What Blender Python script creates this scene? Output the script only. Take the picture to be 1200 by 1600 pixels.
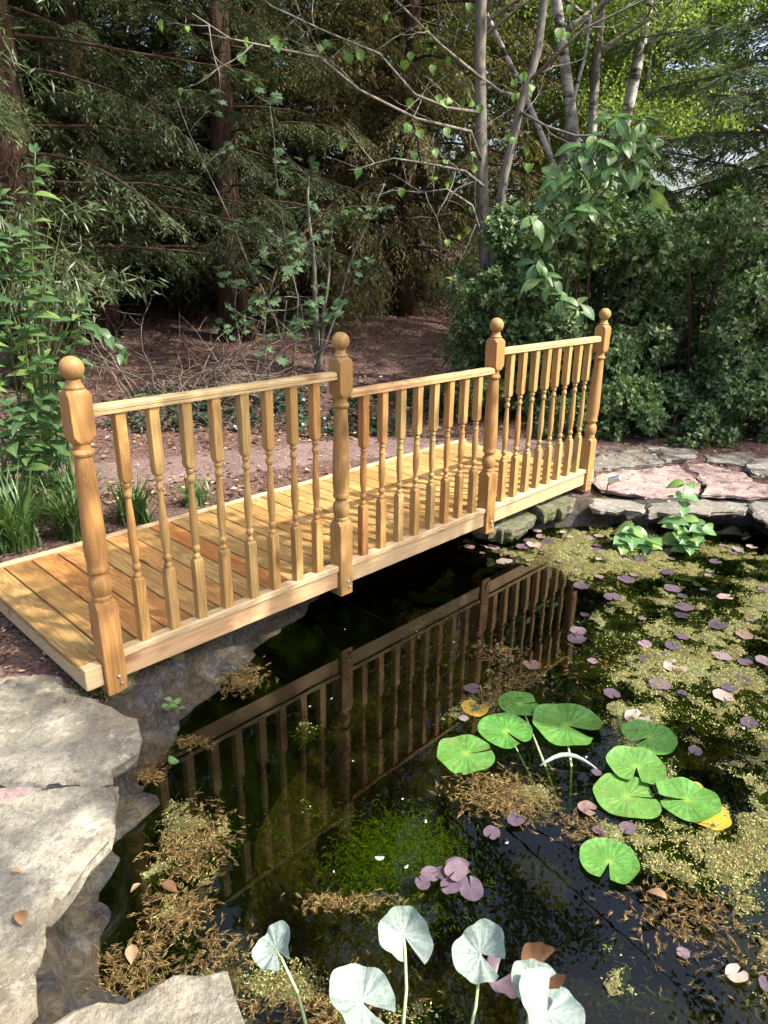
import bpy, math, random
import numpy as np
from mathutils import Vector, Matrix

for o in list(bpy.data.objects): bpy.data.objects.remove(o)
S = bpy.context.scene
COL = S.collection
rng = np.random.default_rng(7)
random.seed(7)

# ------------------------------------------------------------------ camera
cam_d = bpy.data.cameras.new('camera')
cam = bpy.data.objects.new('camera', cam_d); COL.objects.link(cam)
cam_d.sensor_fit = 'VERTICAL'; cam_d.sensor_height = 36.0
cam_d.lens = 36.0 * 1111.12 / 1600.0
cam_d.clip_start = 0.05; cam_d.clip_end = 2000
pitch, roll = 0.3494, -0.0132
f = Vector((0, math.cos(pitch), -math.sin(pitch))); r = Vector((1, 0, 0)); d = f.cross(r)
right = math.cos(roll) * r + math.sin(roll) * d
down = -math.sin(roll) * r + math.cos(roll) * d
m = Matrix.Identity(4)
for i in range(3):
    m[i][0] = right[i]; m[i][1] = -down[i]; m[i][2] = -f[i]
m[0][3], m[1][3], m[2][3] = 0, 0, 1.81
cam.matrix_world = m
S.camera = cam
S.render.resolution_x, S.render.resolution_y = 768, 1024

# ------------------------------------------------------------------ sky, sun, exposure
SUN = Vector((0.80, -0.28, 1.0)).normalized()
world = bpy.data.worlds.new('World'); S.world = world; world.use_nodes = True
wn = world.node_tree.nodes; wl = world.node_tree.links
sky = wn.new('ShaderNodeTexSky'); sky.sky_type = 'NISHITA'; sky.sun_disc = False; sky.dust_density = 5.0; sky.ozone_density = 0.6
sky.sun_elevation = math.asin(SUN.z); sky.sun_rotation = math.atan2(SUN.x, SUN.y)
bg = wn['Background']; bg.inputs['Strength'].default_value = 0.15
wl.new(sky.outputs[0], bg.inputs['Color'])
sd_ = bpy.data.lights.new('sun', 'SUN'); sd_.energy = 4.2; sd_.angle = math.radians(0.55); sd_.color = (1.0, 0.93, 0.82)
sun = bpy.data.objects.new('sun', sd_); COL.objects.link(sun)
sun.rotation_euler = SUN.to_track_quat('Z', 'Y').to_euler(); sun.location = (8, -3, 12)
S.view_settings.view_transform = 'Standard'; S.view_settings.look = 'None'
S.view_settings.exposure = 1.3; S.view_settings.gamma = 1.0; S.view_settings.use_curve_mapping = False
S.cycles.use_denoising = True
S.cycles.use_adaptive_sampling = True; S.cycles.adaptive_threshold = 0.025
S.cycles.max_bounces = 6; S.cycles.diffuse_bounces = 3; S.cycles.glossy_bounces = 2
S.cycles.transmission_bounces = 4; S.cycles.transparent_max_bounces = 8
S.cycles.caustics_reflective = False; S.cycles.caustics_refractive = False
S.cycles.sample_clamp_indirect = 6

# ------------------------------------------------------------------ helpers: objects
def link(name, me, parent=None, mat=None):
    o = bpy.data.objects.new(name, me); COL.objects.link(o)
    if parent is not None: o.parent = parent
    if mat is not None and me is not None and not me.materials: me.materials.append(mat)
    return o
def tag(o, label=None, cat=None, group=None, kind=None):
    if label: o['label'] = label
    if cat: o['category'] = cat
    if group: o['group'] = group
    if kind: o['kind'] = kind
    return o
def empty(name, loc, label, cat, group=None, rz=0):
    o = bpy.data.objects.new(name, None); COL.objects.link(o)
    o.location = loc; o.rotation_euler.z = rz; o.empty_display_size = .2
    return tag(o, label, cat, group)
def mesh_np(name, V, Fc, mat=None, smooth=False):
    """V (n,3); Fc (k,3|4) array"""
    V = np.asarray(V, np.float32); Fc = np.asarray(Fc, np.int32)
    me = bpy.data.meshes.new(name); k = Fc.shape[1]
    me.vertices.add(len(V)); me.vertices.foreach_set('co', V.ravel())
    me.loops.add(Fc.size); me.loops.foreach_set('vertex_index', Fc.ravel())
    me.polygons.add(len(Fc)); me.polygons.foreach_set('loop_start', np.arange(0, Fc.size, k, dtype=np.int32))
    if smooth: me.polygons.foreach_set('use_smooth', np.ones(len(Fc), bool))
    me.update(); me.validate()
    if mat: me.materials.append(mat)
    return me
class MB:
    def __init__(s): s.v = []; s.f = []
    def add(s, V, Fc):
        b = len(s.v); s.v += [tuple(map(float, p)) for p in V]; s.f += [tuple(int(i) + b for i in q) for q in Fc]
    def mesh(s, name, mat=None, smooth=False, sharp=None):
        me = bpy.data.meshes.new(name); me.from_pydata(s.v, [], s.f); me.update()
        if smooth: me.polygons.foreach_set('use_smooth', np.ones(len(me.polygons), bool))
        if smooth and sharp: me.set_sharp_from_angle(angle=math.radians(sharp))
        if mat: me.materials.append(mat)
        return me
    def obj(s, name, mat, parent=None, smooth=False, sharp=None):
        return link(name, s.mesh(name, mat, smooth, sharp), parent)
    def box(s, x0, x1, y0, y1, z0, z1, b=0.0):
        if b <= 0:
            V = [(x, y, z) for z in (z0, z1) for y in (y0, y1) for x in (x0, x1)]
            s.add(V, [(0, 2, 3, 1), (4, 5, 7, 6), (0, 1, 5, 4), (2, 6, 7, 3), (0, 4, 6, 2), (1, 3, 7, 5)])
        else:
            rings = []
            for z, i in ((z0, b), (z0 + b, 0), (z1 - b, 0), (z1, b)):
                rings.append([(x0 + i + b * 0, y0 + i + b, z), (x0 + i + b, y0 + i, z), (x1 - i - b, y0 + i, z), (x1 - i, y0 + i + b, z),
                              (x1 - i, y1 - i - b, z), (x1 - i - b, y1 - i, z), (x0 + i + b, y1 - i, z), (x0 + i, y1 - i - b, z)])
            s.loft(rings, True, True)
    def loft(s, rings, c0=True, c1=True):
        n = len(rings[0]); V = [p for R_ in rings for p in R_]; Fc = []
        for j in range(len(rings) - 1):
            for i in range(n):
                a = j * n + i; b = j * n + (i + 1) % n
                Fc.append((a, b, b + n, a + n))
        if c0: Fc.append(tuple(range(n))[::-1])
        if c1: Fc.append(tuple(range((len(rings) - 1) * n, len(rings) * n)))
        s.add(V, Fc)
    def lathe(s, prof, n=16, cx=0, cy=0):
        s.loft([[(cx + r_ * math.cos(2 * math.pi * i / n), cy + r_ * math.sin(2 * math.pi * i / n), z) for i in range(n)] for r_, z in prof])
    def tube(s, path, radii, n=6):
        P = np.asarray(path, float); k = len(P)
        if np.isscalar(radii): radii = [radii] * k
        T = np.gradient(P, axis=0); T /= np.linalg.norm(T, axis=1)[:, None] + 1e-9
        up = np.array([0, 0, 1.]) if abs(T[0][2]) < .9 else np.array([1., 0, 0])
        rings = []; a = np.cross(T[0], up); a /= np.linalg.norm(a)
        for i in range(k):
            a = a - T[i] * a.dot(T[i]); a /= np.linalg.norm(a) + 1e-9
            b = np.cross(T[i], a)
            rings.append([P[i] + radii[i] * (a * math.cos(2 * math.pi * q / n) + b * math.sin(2 * math.pi * q / n)) for q in range(n)])
        s.loft(rings)

# leaves ------------------------------------------------------------------------
RHOMB = (np.array([(0, 0, 0), (-.5, .45, .12), (0, 1, -.06), (.5, .45, .12)], float), np.array([(0, 3, 2), (0, 2, 1)]))
STRIP = (np.array([(-.5, 0, 0), (.5, 0, 0), (.35, 1, 0), (-.35, 1, 0)], float), np.array([(0, 1, 2), (0, 2, 3)]))
def unit(a): return a / (np.linalg.norm(a, axis=-1, keepdims=True) + 1e-9)
def scatter(tpl, P, D, Nn, L, W):
    """copies of a leaf template: P points, D long directions, Nn rough normals, L length, W width"""
    tv, tf = tpl; P = np.asarray(P, float); n = len(P)
    D = unit(np.asarray(D, float)); X = unit(np.cross(D, Nn)); Z = np.cross(X, D)
    L = np.broadcast_to(np.asarray(L, float), (n,))[:, None, None]; W = np.broadcast_to(np.asarray(W, float), (n,))[:, None, None]
    V = P[:, None, :] + X[:, None, :] * (tv[None, :, 0:1] * W) + D[:, None, :] * (tv[None, :, 1:2] * L) + Z[:, None, :] * (tv[None, :, 2:3] * W)
    Fc = (tf[None] + (np.arange(n) * len(tv))[:, None, None]).reshape(-1, tf.shape[1])
    return V.reshape(-1, 3), Fc
def join(parts):
    Vs, Fs, b = [], [], 0
    for V, Fc in parts: Vs.append(V); Fs.append(Fc + b); b += len(V)
    return np.concatenate(Vs), np.concatenate(Fs)
def rdir(n, up=0.0, g=rng):
    v = g.normal(size=(n, 3)); v = unit(v); v[:, 2] += up; return unit(v)

def leaf_mesh(name, outline, fold=.15, curl=.15, mat=None, rows=6, ruffle=0.0, seed=0):
    """a leaf of length 1 along +Y; outline = half-width at t in 0..1"""
    g = np.random.default_rng(seed); V, Fc = [], []
    for j in range(rows + 1):
        t = j / rows; w = outline(t); zc = -curl * t * t + .04 * math.sin(3 * t)
        for q in (-1, -.5, 0, .5, 1):
            V.append((q * w, t, zc + fold * abs(q) * w + (g.normal() * ruffle if abs(q) == 1 else 0)))
    for j in range(rows):
        for q in range(4):
            a = j * 5 + q; Fc.append((a, a + 1, a + 6, a + 5))
    me = mesh_np(name, V, Fc, mat, True); return me
def place_leaf(me, parent, p, dirv, nrm, size, name='leaf'):
    D = Vector(dirv).normalized(); X = D.cross(Vector(nrm))
    if X.length < 1e-4: X = D.cross(Vector((.3, .2, 1)))
    X.normalize(); Z = X.cross(D)
    o = bpy.data.objects.new(name, me); COL.objects.link(o); o.parent = parent
    M_ = Matrix.Identity(4)
    for i in range(3): M_[i][0] = X[i] * size; M_[i][1] = D[i] * size; M_[i][2] = Z[i] * size; M_[i][3] = p[i]
    o.matrix_local = M_
    return o

# value noise --------------------------------------------------------------------
class VN:
    def __init__(s, seed): s.t = np.random.default_rng(seed).random((256, 256))
    def base(s, x, y):
        xi = np.floor(x).astype(int); yi = np.floor(y).astype(int); fx = x - xi; fy = y - yi
        fx = fx * fx * (3 - 2 * fx); fy = fy * fy * (3 - 2 * fy); t = s.t
        g = lambda a, b: t[a % 256, b % 256]
        return (g(xi, yi) * (1 - fx) + g(xi + 1, yi) * fx) * (1 - fy) + (g(xi, yi + 1) * (1 - fx) + g(xi + 1, yi + 1) * fx) * fy
    def __call__(s, x, y, oct=3):
        v, a, q = 0, .5, 1.
        for k in range(oct): v = v + a * s.base(np.asarray(x) * q + 17 * k, np.asarray(y) * q + 31 * k); a *= .5; q *= 2.03
        return v / (1 - .5 ** oct)
vn1, vn2, vn3 = VN(1), VN(2), VN(3)

# ------------------------------------------------------------------ helpers: materials
class NT:
    def __init__(s, name):
        s.m = bpy.data.materials.new(name); s.m.use_nodes = True; s.t = s.m.node_tree; s.p = s.t.nodes['Principled BSDF']; s.out = s.t.nodes['Material Output']
    def n(s, typ, ins=None, **kw):
        nd = s.t.nodes.new('ShaderNode' + typ)
        for k, v in kw.items(): setattr(nd, k, v)
        for k, v in (ins or {}).items(): s.set(nd, k, v)
        return nd
    def set(s, nd, k, v):
        if hasattr(v, 'links') or isinstance(v, bpy.types.NodeSocket): s.t.links.new(v, nd.inputs[k])
        else: nd.inputs[k].default_value = v
    def coords(s, kind='Object', scale=(1, 1, 1), rnd=False):
        tc = s.n('TexCoord'); c = tc.outputs[kind]
        if rnd:
            oi = s.n('ObjectInfo'); mul = s.n('VectorMath', operation='MULTIPLY_ADD')
            s.t.links.new(oi.outputs['Random'], mul.inputs[0]); mul.inputs[1].default_value = (37, 51, 43); s.t.links.new(c, mul.inputs[2]); c = mul.outputs[0]
        mp = s.n('Mapping', {'Scale': scale}); s.t.links.new(c, mp.inputs['Vector']); return mp.outputs[0]
    def noise(s, vec, scale, detail=4, rough=.55, dist=0):
        nd = s.n('TexNoise', {'Vector': vec, 'Scale': scale, 'Detail': detail, 'Roughness': rough, 'Distortion': dist}); return nd.outputs[0]
    def ramp(s, fac, stops, interp='LINEAR'):
        nd = s.n('ValToRGB'); s.t.links.new(fac, nd.inputs[0]); cr = nd.color_ramp; cr.interpolation = interp
        while len(cr.elements) < len(stops): cr.elements.new(.5)
        for e, (p, c) in zip(cr.elements, stops): e.position = p; e.color = (*c, 1) if len(c) == 3 else c
        return nd.outputs[0]
    def mix(s, fac, a, b, mode='MIX'):
        nd = s.n('MixRGB', blend_type=mode)
        for k, v in ((0, fac), (1, a), (2, b)):
            if isinstance(v, bpy.types.NodeSocket): s.t.links.new(v, nd.inputs[k])
            else: nd.inputs[k].default_value = v if k == 0 else ((*v, 1) if len(v) == 3 else v)
        return nd.outputs[0]
    def math(s, op, a, b=0.):
        nd = s.n('Math', operation=op)
        for k, v in ((0, a), (1, b)):
            if isinstance(v, bpy.types.NodeSocket): s.t.links.new(v, nd.inputs[k])
            else: nd.inputs[k].default_value = v
        return nd.outputs[0]
    def bump(s, h, strength=.3, dist=.01):
        nd = s.n('Bump', {'Height': h, 'Strength': strength, 'Distance': dist}); s.t.links.new(nd.outputs[0], s.p.inputs['Normal']); return nd
    def fin(s, col=None, rough=.6, spec=.5):
        if col is not None: s.set(s.p, 'Base Color', col if isinstance(col, bpy.types.NodeSocket) else (*col, 1))
        s.set(s.p, 'Roughness', rough); s.p.inputs['Specular IOR Level'].default_value = spec
        return s.m

def wood(name, light, mid, dark, axis, rough=.55, vary=.5):
    t = NT(name); sc = [11.0, 11.0, 11.0]; sc[axis] = .9
    v = t.coords('Object', tuple(sc), True)
    n1 = t.noise(v, 1.0, 3, .5, .5)
    rings = t.math('PINGPONG', t.math('MULTIPLY', n1, 6.0), .5)
    lo_ = tuple(c * .72 for c in mid); hi_ = tuple(c * 1.12 for c in light); col = t.ramp(rings, [(0.0, lo_), (.10, mid), (.26, hi_), (.36, mid), (.42, lo_), (.5, hi_)])
    sc2 = [170.0, 170.0, 170.0]; sc2[axis] = 6
    fine = t.noise(t.coords('Object', tuple(sc2), True), 1.0, 3, .6)
    col = t.mix(.35, col, t.ramp(fine, [(.3, tuple(c * .72 for c in light)), (.7, light)]))
    big = t.noise(t.coords('Object', tuple(2.2 if i != axis else .7 for i in range(3)), True), 1., 2)
    col = t.mix(t.ramp(big, [(.4, (0, 0, 0)), (.72, (.7, .7, .7))]), col, tuple(c * .85 for c in mid))
    sc3 = [7.0, 7.0, 7.0]; sc3[axis] = 2.7
    vo = t.n('TexVoronoi', {'Vector': t.coords('Object', tuple(sc3), True), 'Scale': 1.0, 'Randomness': 1.0})
    kn = t.ramp(vo.outputs['Distance'], [(.05, (.9, .9, .9)), (.11, (.55, .55, .55)), (.17, (0, 0, 0))])
    col = t.mix(kn, col, dark)
    oi = t.n('ObjectInfo'); rr = t.math('FRACT', t.math('MULTIPLY', oi.outputs['Random'], 7.31))
    tint = t.ramp(rr, [(0, (1.02, .68, .46)), (.25, (1.05, .92, .72)), (.6, (.88, .92, .80)), (1, (1.20, 1.14, 1.0))])
    col = t.mix(vary, col, t.mix(1.0, col, tint, 'MULTIPLY'))
    t.bump(fine, .25, .002)
    return t.fin(col, rough, .35)
def leafmat(name, c1, c2, c3=None, trans=.35, rough=.5, spec=.4, tscale=1.6, island=True, vein=0.0):
    t = NT(name)
    if island: g = t.n('NewGeometry'); rnd = g.outputs['Random Per Island']
    else: oi = t.n('ObjectInfo'); rnd = oi.outputs['Random']
    stops = [(0, c1), (.6, c2), (1, c3 or c2)]
    col = t.ramp(rnd, stops)
    nz = t.noise(t.coords('Object', (1, 1, 1)), 6.0 if not island else 1.3, 2)
    col = t.mix(.6, col, t.mix(1, col, t.ramp(nz, [(.3, (.6, .62, .6)), (.7, (1.25, 1.25, 1.15))]), 'MULTIPLY'))
    if vein:
        gx = t.n('SeparateXYZ'); t.t.links.new(t.coords('Object'), gx.inputs[0])
        ax = t.math('ABSOLUTE', gx.outputs[0]); ve = t.math('PINGPONG', t.math('MULTIPLY', t.math('SUBTRACT', gx.outputs[1], t.math('MULTIPLY', ax, .8)), 8.0), .5)
        vm = t.ramp(ve, [(.0, (1, 1, 1)), (.09, (0, 0, 0))]); mm = t.ramp(ax, [(.012, (1, 1, 1)), (.03, (0, 0, 0))])
        mk = t.mix(1, vm, mm, 'LIGHTEN'); col = t.mix(t.math('MULTIPLY', mk, vein), col, tuple(min(1, c * 1.7 + .03) for c in c2))
    t.fin(col, rough, spec)
    tr = t.n('BsdfTranslucent'); t.t.links.new(t.mix(1, col, (tscale, tscale * 1.05, tscale * .55), 'MULTIPLY'), tr.inputs[0])
    mx = t.n('MixShader', {0: trans}); t.t.links.new(t.p.outputs[0], mx.inputs[1]); t.t.links.new(tr.outputs[0], mx.inputs[2])
    t.t.links.new(mx.outputs[0], t.out.inputs[0])
    return t.m
def rock(name, cols, scale=4, bump=.6, moss=None, rough=.85):
    t = NT(name); v = t.coords('Object', (1, 1, 1), True)
    n1 = t.noise(v, scale, 8, .65, .4); n2 = t.noise(v, scale * 9, 6, .7)
    col = t.ramp(n1, [(.25, cols[0]), (.45, cols[1]), (.6, cols[2]), (.78, cols[3])])
    n4 = t.noise(v, scale * 32, 5, .8); col = t.mix(.75, col, t.mix(1, col, t.ramp(n2, [(.32, (.45, .45, .45)), (.5, (1, 1, 1)), (.7, (1.35, 1.35, 1.3))]), 'MULTIPLY')); col = t.mix(.5, col, t.mix(1, col, t.ramp(n4, [(.35, (.55, .55, .55)), (.65, (1.35, 1.35, 1.35))]), 'MULTIPLY'))
    li = t.n('TexVoronoi', {'Vector': v, 'Scale': scale * 5.5}); 
    col = t.mix(t.math('MULTIPLY', t.ramp(li.outputs['Distance'], [(.0, (1, 1, 1)), (.25, (0, 0, 0))]), .22), col, cols[3])
    lc = t.noise(v, scale * 6, 7, .75); col = t.mix(t.ramp(lc, [(.565, (0, 0, 0)), (.60, (.6, .6, .6))]), col, tuple(min(1, c_ * 1.12) for c_ in cols[3])); col = t.mix(t.ramp(lc, [(.34, (.7, .7, .7)), (.38, (0, 0, 0))]), col, tuple(c_ * .55 for c_ in cols[0]))
    oc = t.noise(v, scale * .6, 4, .6); col = t.mix(t.ramp(oc, [(.5, (0, 0, 0)), (.68, (.5, .5, .5))]), col, (cols[2][0] * 1.05, cols[2][1] * .92, cols[2][2] * .68))
    if moss:
        mn = t.noise(v, scale * 1.7, 6, .7); col = t.mix(t.ramp(mn, [(.45, (0, 0, 0)), (.6, (1, 1, 1))]), col, moss)
    h = t.math('ADD', t.math('ADD', n1, t.math('MULTIPLY', n2, .5)), t.math('MULTIPLY', n4, .22)); t.bump(h, bump, .06)
    return t.fin(col, rough, .3)
def simple(name, c1, c2, scale=8, rough=.7, bump=.2, spec=.4, stretch=(1, 1, 1), bd=.01):
    t = NT(name); v = t.coords('Object', stretch, True); n = t.noise(v, scale, 6, .6)
    t.bump(n, bump, bd); return t.fin(t.ramp(n, [(.3, c1), (.7, c2)]), rough, spec)

M = {}
M['deck'] = wood('pine_deck', (.55, .36, .165), (.31, .165, .055), (.11, .045, .018), 1, .5, .9)
M['post'] = wood('pine_post', (.43, .265, .105), (.34, .195, .068), (.15, .065, .025), 2, .5, .4)
M['spindle'] = wood('pine_spindle', (.50, .35, .16), (.38, .235, .09), (.15, .07, .03), 2, .5, .9)
M['rail'] = wood('pine_rail', (.56, .43, .25), (.46, .32, .16), (.22, .11, .05), 0, .55, .5)
M['pale'] = wood('pine_pale', (.56, .43, .28), (.46, .33, .19), (.22, .12, .06), 0, .6, .4)
M['steel'] = simple('zinc_bolt', (.55, .55, .55), (.75, .75, .75), 40, .3, .1); M['steel'].node_tree.nodes['Principled BSDF'].inputs['Metallic'].default_value = 1
M['black'] = simple('black_plastic', (.015, .015, .015), (.03, .03, .03), 30, .5, .05)
M['lens'] = simple('lamp_glass', (.5, .52, .52), (.62, .64, .64), 3, .1, .0, .8)
M['slab'] = rock('lichen_sandstone', [(.15, .135, .105), (.27, .25, .20), (.38, .355, .285), (.52, .49, .41)], 2.6, 1.0)
M['slate'] = rock('grey_flagstone', [(.10, .095, .085), (.19, .18, .16), (.27, .255, .23), (.40, .385, .35)], 3, .8)
M['pink'] = rock('pink_sandstone', [(.17, .12, .11), (.28, .205, .195), (.37, .285, .275), (.47, .38, .37)], 2.2, .6)
M['mossy'] = rock('mossy_stone', [(.10, .10, .07), (.19, .19, .13), (.26, .26, .19), (.38, .37, .30)], 6, 1.0, (.10, .13, .03))
M['bark'] = simple('conifer_bark', (.026, .017, .012), (.085, .054, .038), 5, .95, 1.0, .1, (3, 3, .5), .04)
M['greybark'] = simple('smooth_grey_bark', (.075, .068, .055), (.25, .235, .20), 5, .9, .7, .2, (3, 3, 1.2), .01)
M['twig'] = simple('dry_twig', (.07, .055, .045), (.22, .185, .155), 12, .9, .3, .1)
M['dark_twig'] = simple('dark_twig', (.03, .02, .014), (.08, .055, .04), 12, .95, .3, .1)
M['stem'] = simple('green_stem', (.06, .09, .03), (.12, .16, .06), 20, .6, .1)
M['pale_stem'] = simple('pale_stem', (.26, .34, .16), (.40, .48, .26), 20, .55, .1)
def birch():
    t = NT('birch_bark'); v = t.coords('Object', (2, 2, 9), True); n = t.noise(v, 1.2, 5, .7)
    n2 = t.noise(t.coords('Object', (1, 1, .6), True), 2.5, 4, .6)
    c = t.ramp(n, [(.40, (.05, .045, .04)), (.48, (.40, .38, .35)), (.7, (.58, .56, .52))])
    return t.fin(t.mix(t.ramp(n2, [(.46, (0, 0, 0)), (.58, (.9, .9, .9))]), c, (.12, .11, .09)), .85, .2)
M['birch'] = birch()
def ground_mat():
    t = NT('woodland_floor'); v = t.coords('Object')
    n1 = t.noise(v, 1.1, 5, .6); n2 = t.noise(v, 38, 5, .75); n3 = t.noise(v, 9, 4, .7)
    vo = t.n('TexVoronoi', {'Vector': v, 'Scale': 55.0})
    lit = t.ramp(vo.outputs['Color'], [(.15, (.04, .022, .016)), (.5, (.115, .062, .048)), (.8, (.21, .125, .1)), (1, (.36, .26, .21))])
    soil = t.ramp(n2, [(.3, (.05, .031, .026)), (.55, (.145, .092, .08)), (.75, (.27, .185, .165))])
    c = t.mix(t.ramp(n3, [(.4, (0, 0, 0)), (.6, (1, 1, 1))]), lit, soil)
    c = t.mix(t.ramp(n1, [(.45, (0, 0, 0)), (.65, (.55, .55, .55))]), c, t.ramp(n2, [(.3, (.075, .047, .042)), (.7, (.22, .15, .137))]))
    t.bump(t.math('ADD', n2, vo.outputs['Distance']), .8, .02)
    return t.fin(c, .95, .15)
M['ground'] = ground_mat()
def path_mat():
    t = NT('bark_path'); v = t.coords('Object'); n2 = t.noise(v, 45, 5, .75); n1 = t.noise(v, 3, 4, .6)
    c = t.ramp(n2, [(.3, (.07, .045, .04)), (.5, (.16, .107, .097)), (.72, (.29, .21, .195))])
    c = t.mix(.4, c, t.ramp(n1, [(.35, (.10, .064, .056)), (.65, (.23, .165, .152))])); t.bump(n2, .6, .01); return t.fin(c, .95, .15)
M['path'] = path_mat()
def liner_mat():
    t = NT('pond_liner'); v = t.coords('Object'); n = t.noise(v, 26, 9, .78, 1.2); n2 = t.noise(v, 6, 8, .7, .6)
    c = t.ramp(n, [(.34, (.02, .02, .021)), (.5, (.062, .061, .066)), (.6, (.12, .118, .126)), (.7, (.25, .245, .25))])
    c = t.mix(t.ramp(n2, [(.44, (0, 0, 0)), (.54, (.92, .92, .92))]), c, t.ramp(n, [(.35, (.03, .024, .015)), (.65, (.115, .095, .06))]))
    sx = t.n('SeparateXYZ'); t.t.links.new(v, sx.inputs[0])
    zz = t.math('ADD', sx.outputs[2], t.math('MULTIPLY', t.math('SUBTRACT', n, .5), .05))
    c = t.mix(t.ramp(t.math('ADD', zz, .5), [(.46, (1, 1, 1)), (.52, (0, 0, 0))]), c, t.ramp(n2, [(.3, (.018, .022, .008)), (.7, (.04, .046, .018))]))
    t.bump(n, 1.0, .025); return t.fin(c, .85, .2)
M['liner'] = liner_mat()
def water_mat():
    t = NT('pond_water'); v = t.coords('Object'); n = t.noise(v, 5, 3, .5)
    n2 = t.noise(v, 60, 2, .5)
    b = t.n('Bump', {'Height': n, 'Strength': .016, 'Distance': .02})
    fr = t.n('Fresnel', {'IOR': 1.44}); t.t.links.new(b.outputs[0], fr.inputs['Normal'])
    gl = t.n('BsdfGlossy', {'Roughness': .0, 'Color': (1, 1, 1, 1)}); t.t.links.new(b.outputs[0], gl.inputs['Normal'])
    tr = t.n('BsdfTransparent', {'Color': (.27, .35, .12, 1)})
    mx = t.n('MixShader'); t.t.links.new(fr.outputs[0], mx.inputs[0]); t.t.links.new(tr.outputs[0], mx.inputs[1]); t.t.links.new(gl.outputs[0], mx.inputs[2])
    t.t.links.new(mx.outputs[0], t.out.inputs[0]); return t.m
M['water'] = water_mat()
M['needle'] = leafmat('dark_needles', (.03, .046, .020), (.052, .076, .034), (.11, .125, .062), .3, .55, .35)
M['needle_brown'] = leafmat('bronze_needles', (.085, .088, .034), (.14, .135, .055), (.26, .20, .10), .4, .55, .35)
M['needle_light'] = leafmat('grey_green_needles', (.05, .085, .05), (.085, .13, .08), (.14, .18, .11), .3, .55, .35)
M['leaf_yellow'] = leafmat('sunlit_leaf', (.08, .14, .035), (.15, .22, .06), (.28, .33, .14), .5, .5, .35, 1.7)
M['leaf_mid'] = leafmat('wood_leaf', (.035, .065, .025), (.06, .10, .035), (.11, .15, .06), .35, .45, .4)
M['hedge'] = leafmat('evergreen_leaf', (.048, .105, .038), (.105, .185, .072), (.34, .42, .24), .34, .46, .4)
M['hedge2'] = leafmat('yew_leaf', (.035, .075, .02), (.07, .13, .03), (.11, .17, .05), .3, .45, .4)
M['ivy'] = leafmat('ivy_leaf', (.014, .032, .018), (.022, .048, .026), (.05, .08, .05), .1, .35, .5)
M['lit_leaf'] = leafmat('litter_leaf', (.07, .036, .022), (.18, .10, .066), (.42, .31, .22), .1, .8, .2)
M['straw'] = leafmat('straw_scrap', (.12, .08, .06), (.26, .20, .15), (.44, .37, .29), .1, .8, .2)
M['shrub_leaf'] = leafmat('shrub_leaf', (.05, .10, .04), (.075, .15, .06), (.16, .25, .06), .35, .42, .45, 1.6, False, .35)
M['big_leaf'] = leafmat('big_leaf', (.07, .15, .06), (.11, .21, .085), (.19, .29, .11), .4, .4, .45, 1.5, False, .5)
M['maple_leaf'] = leafmat('maple_leaf', (.06, .115, .06), (.085, .15, .075), (.12, .19, .09), .35, .45, .4, 1.5, False, .3)
M['heart_leaf'] = leafmat('heart_leaf', (.14, .27, .08), (.17, .32, .09), (.22, .36, .10), .5, .45, .4, 1.7, False, .3)
M['bamboo'] = leafmat('bamboo_leaf', (.035, .062, .024), (.065, .10, .042), (.14, .18, .085), .35, .4, .5)
M['grass'] = leafmat('sedge_blade', (.04, .085, .025), (.07, .14, .035), (.17, .24, .08), .35, .4, .45)
M['water_plant'] = leafmat('marginal_leaf', (.11, .22, .10), (.14, .28, .11), (.24, .36, .09), .35, .4, .45, 1.6, False, .3)
M['purple'] = leafmat('purple_leaf', (.07, .05, .072), (.125, .085, .115), (.25, .175, .20), .12, .38, .6, 1.2, False)
M['brown_pad'] = leafmat('faded_leaf', (.17, .11, .10), (.26, .18, .165), (.36, .28, .25), .1, .45, .5, 1.2, False)
M['dead'] = leafmat('dead_leaf', (.10, .05, .024), (.19, .105, .05), (.32, .20, .12), .15, .7, .3, 1.3, False)
M['yellow_pad'] = leafmat('yellow_leaf', (.40, .30, .03), (.48, .34, .04), (.50, .30, .05), .2, .4, .5, 1.2, False)
M['duck'] = leafmat('duckweed', (.07, .08, .018), (.20, .21, .05), (.48, .46, .21), .1, .6, .4)
M['cedar'] = leafmat('cedar_litter', (.05, .038, .016), (.15, .088, .03), (.42, .31, .12), .2, .7, .3)
M['algae'] = leafmat('pond_algae', (.20, .24, .03), (.34, .40, .05), (.50, .56, .12), .2, .7, .2)
M['glow'] = leafmat('bright_algae', (.30, .36, .02), (.48, .54, .04), (.62, .66, .10), .2, .7, .2)
M['moss'] = leafmat('bank_moss', (.05, .065, .015), (.10, .115, .03), (.18, .17, .06), .2, .7, .2)
M['pale_leaf'] = leafmat('glaucous_leaf', (.36, .44, .38), (.42, .50, .44), (.47, .53, .48), .25, .45, .5, 1.1, False)
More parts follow.
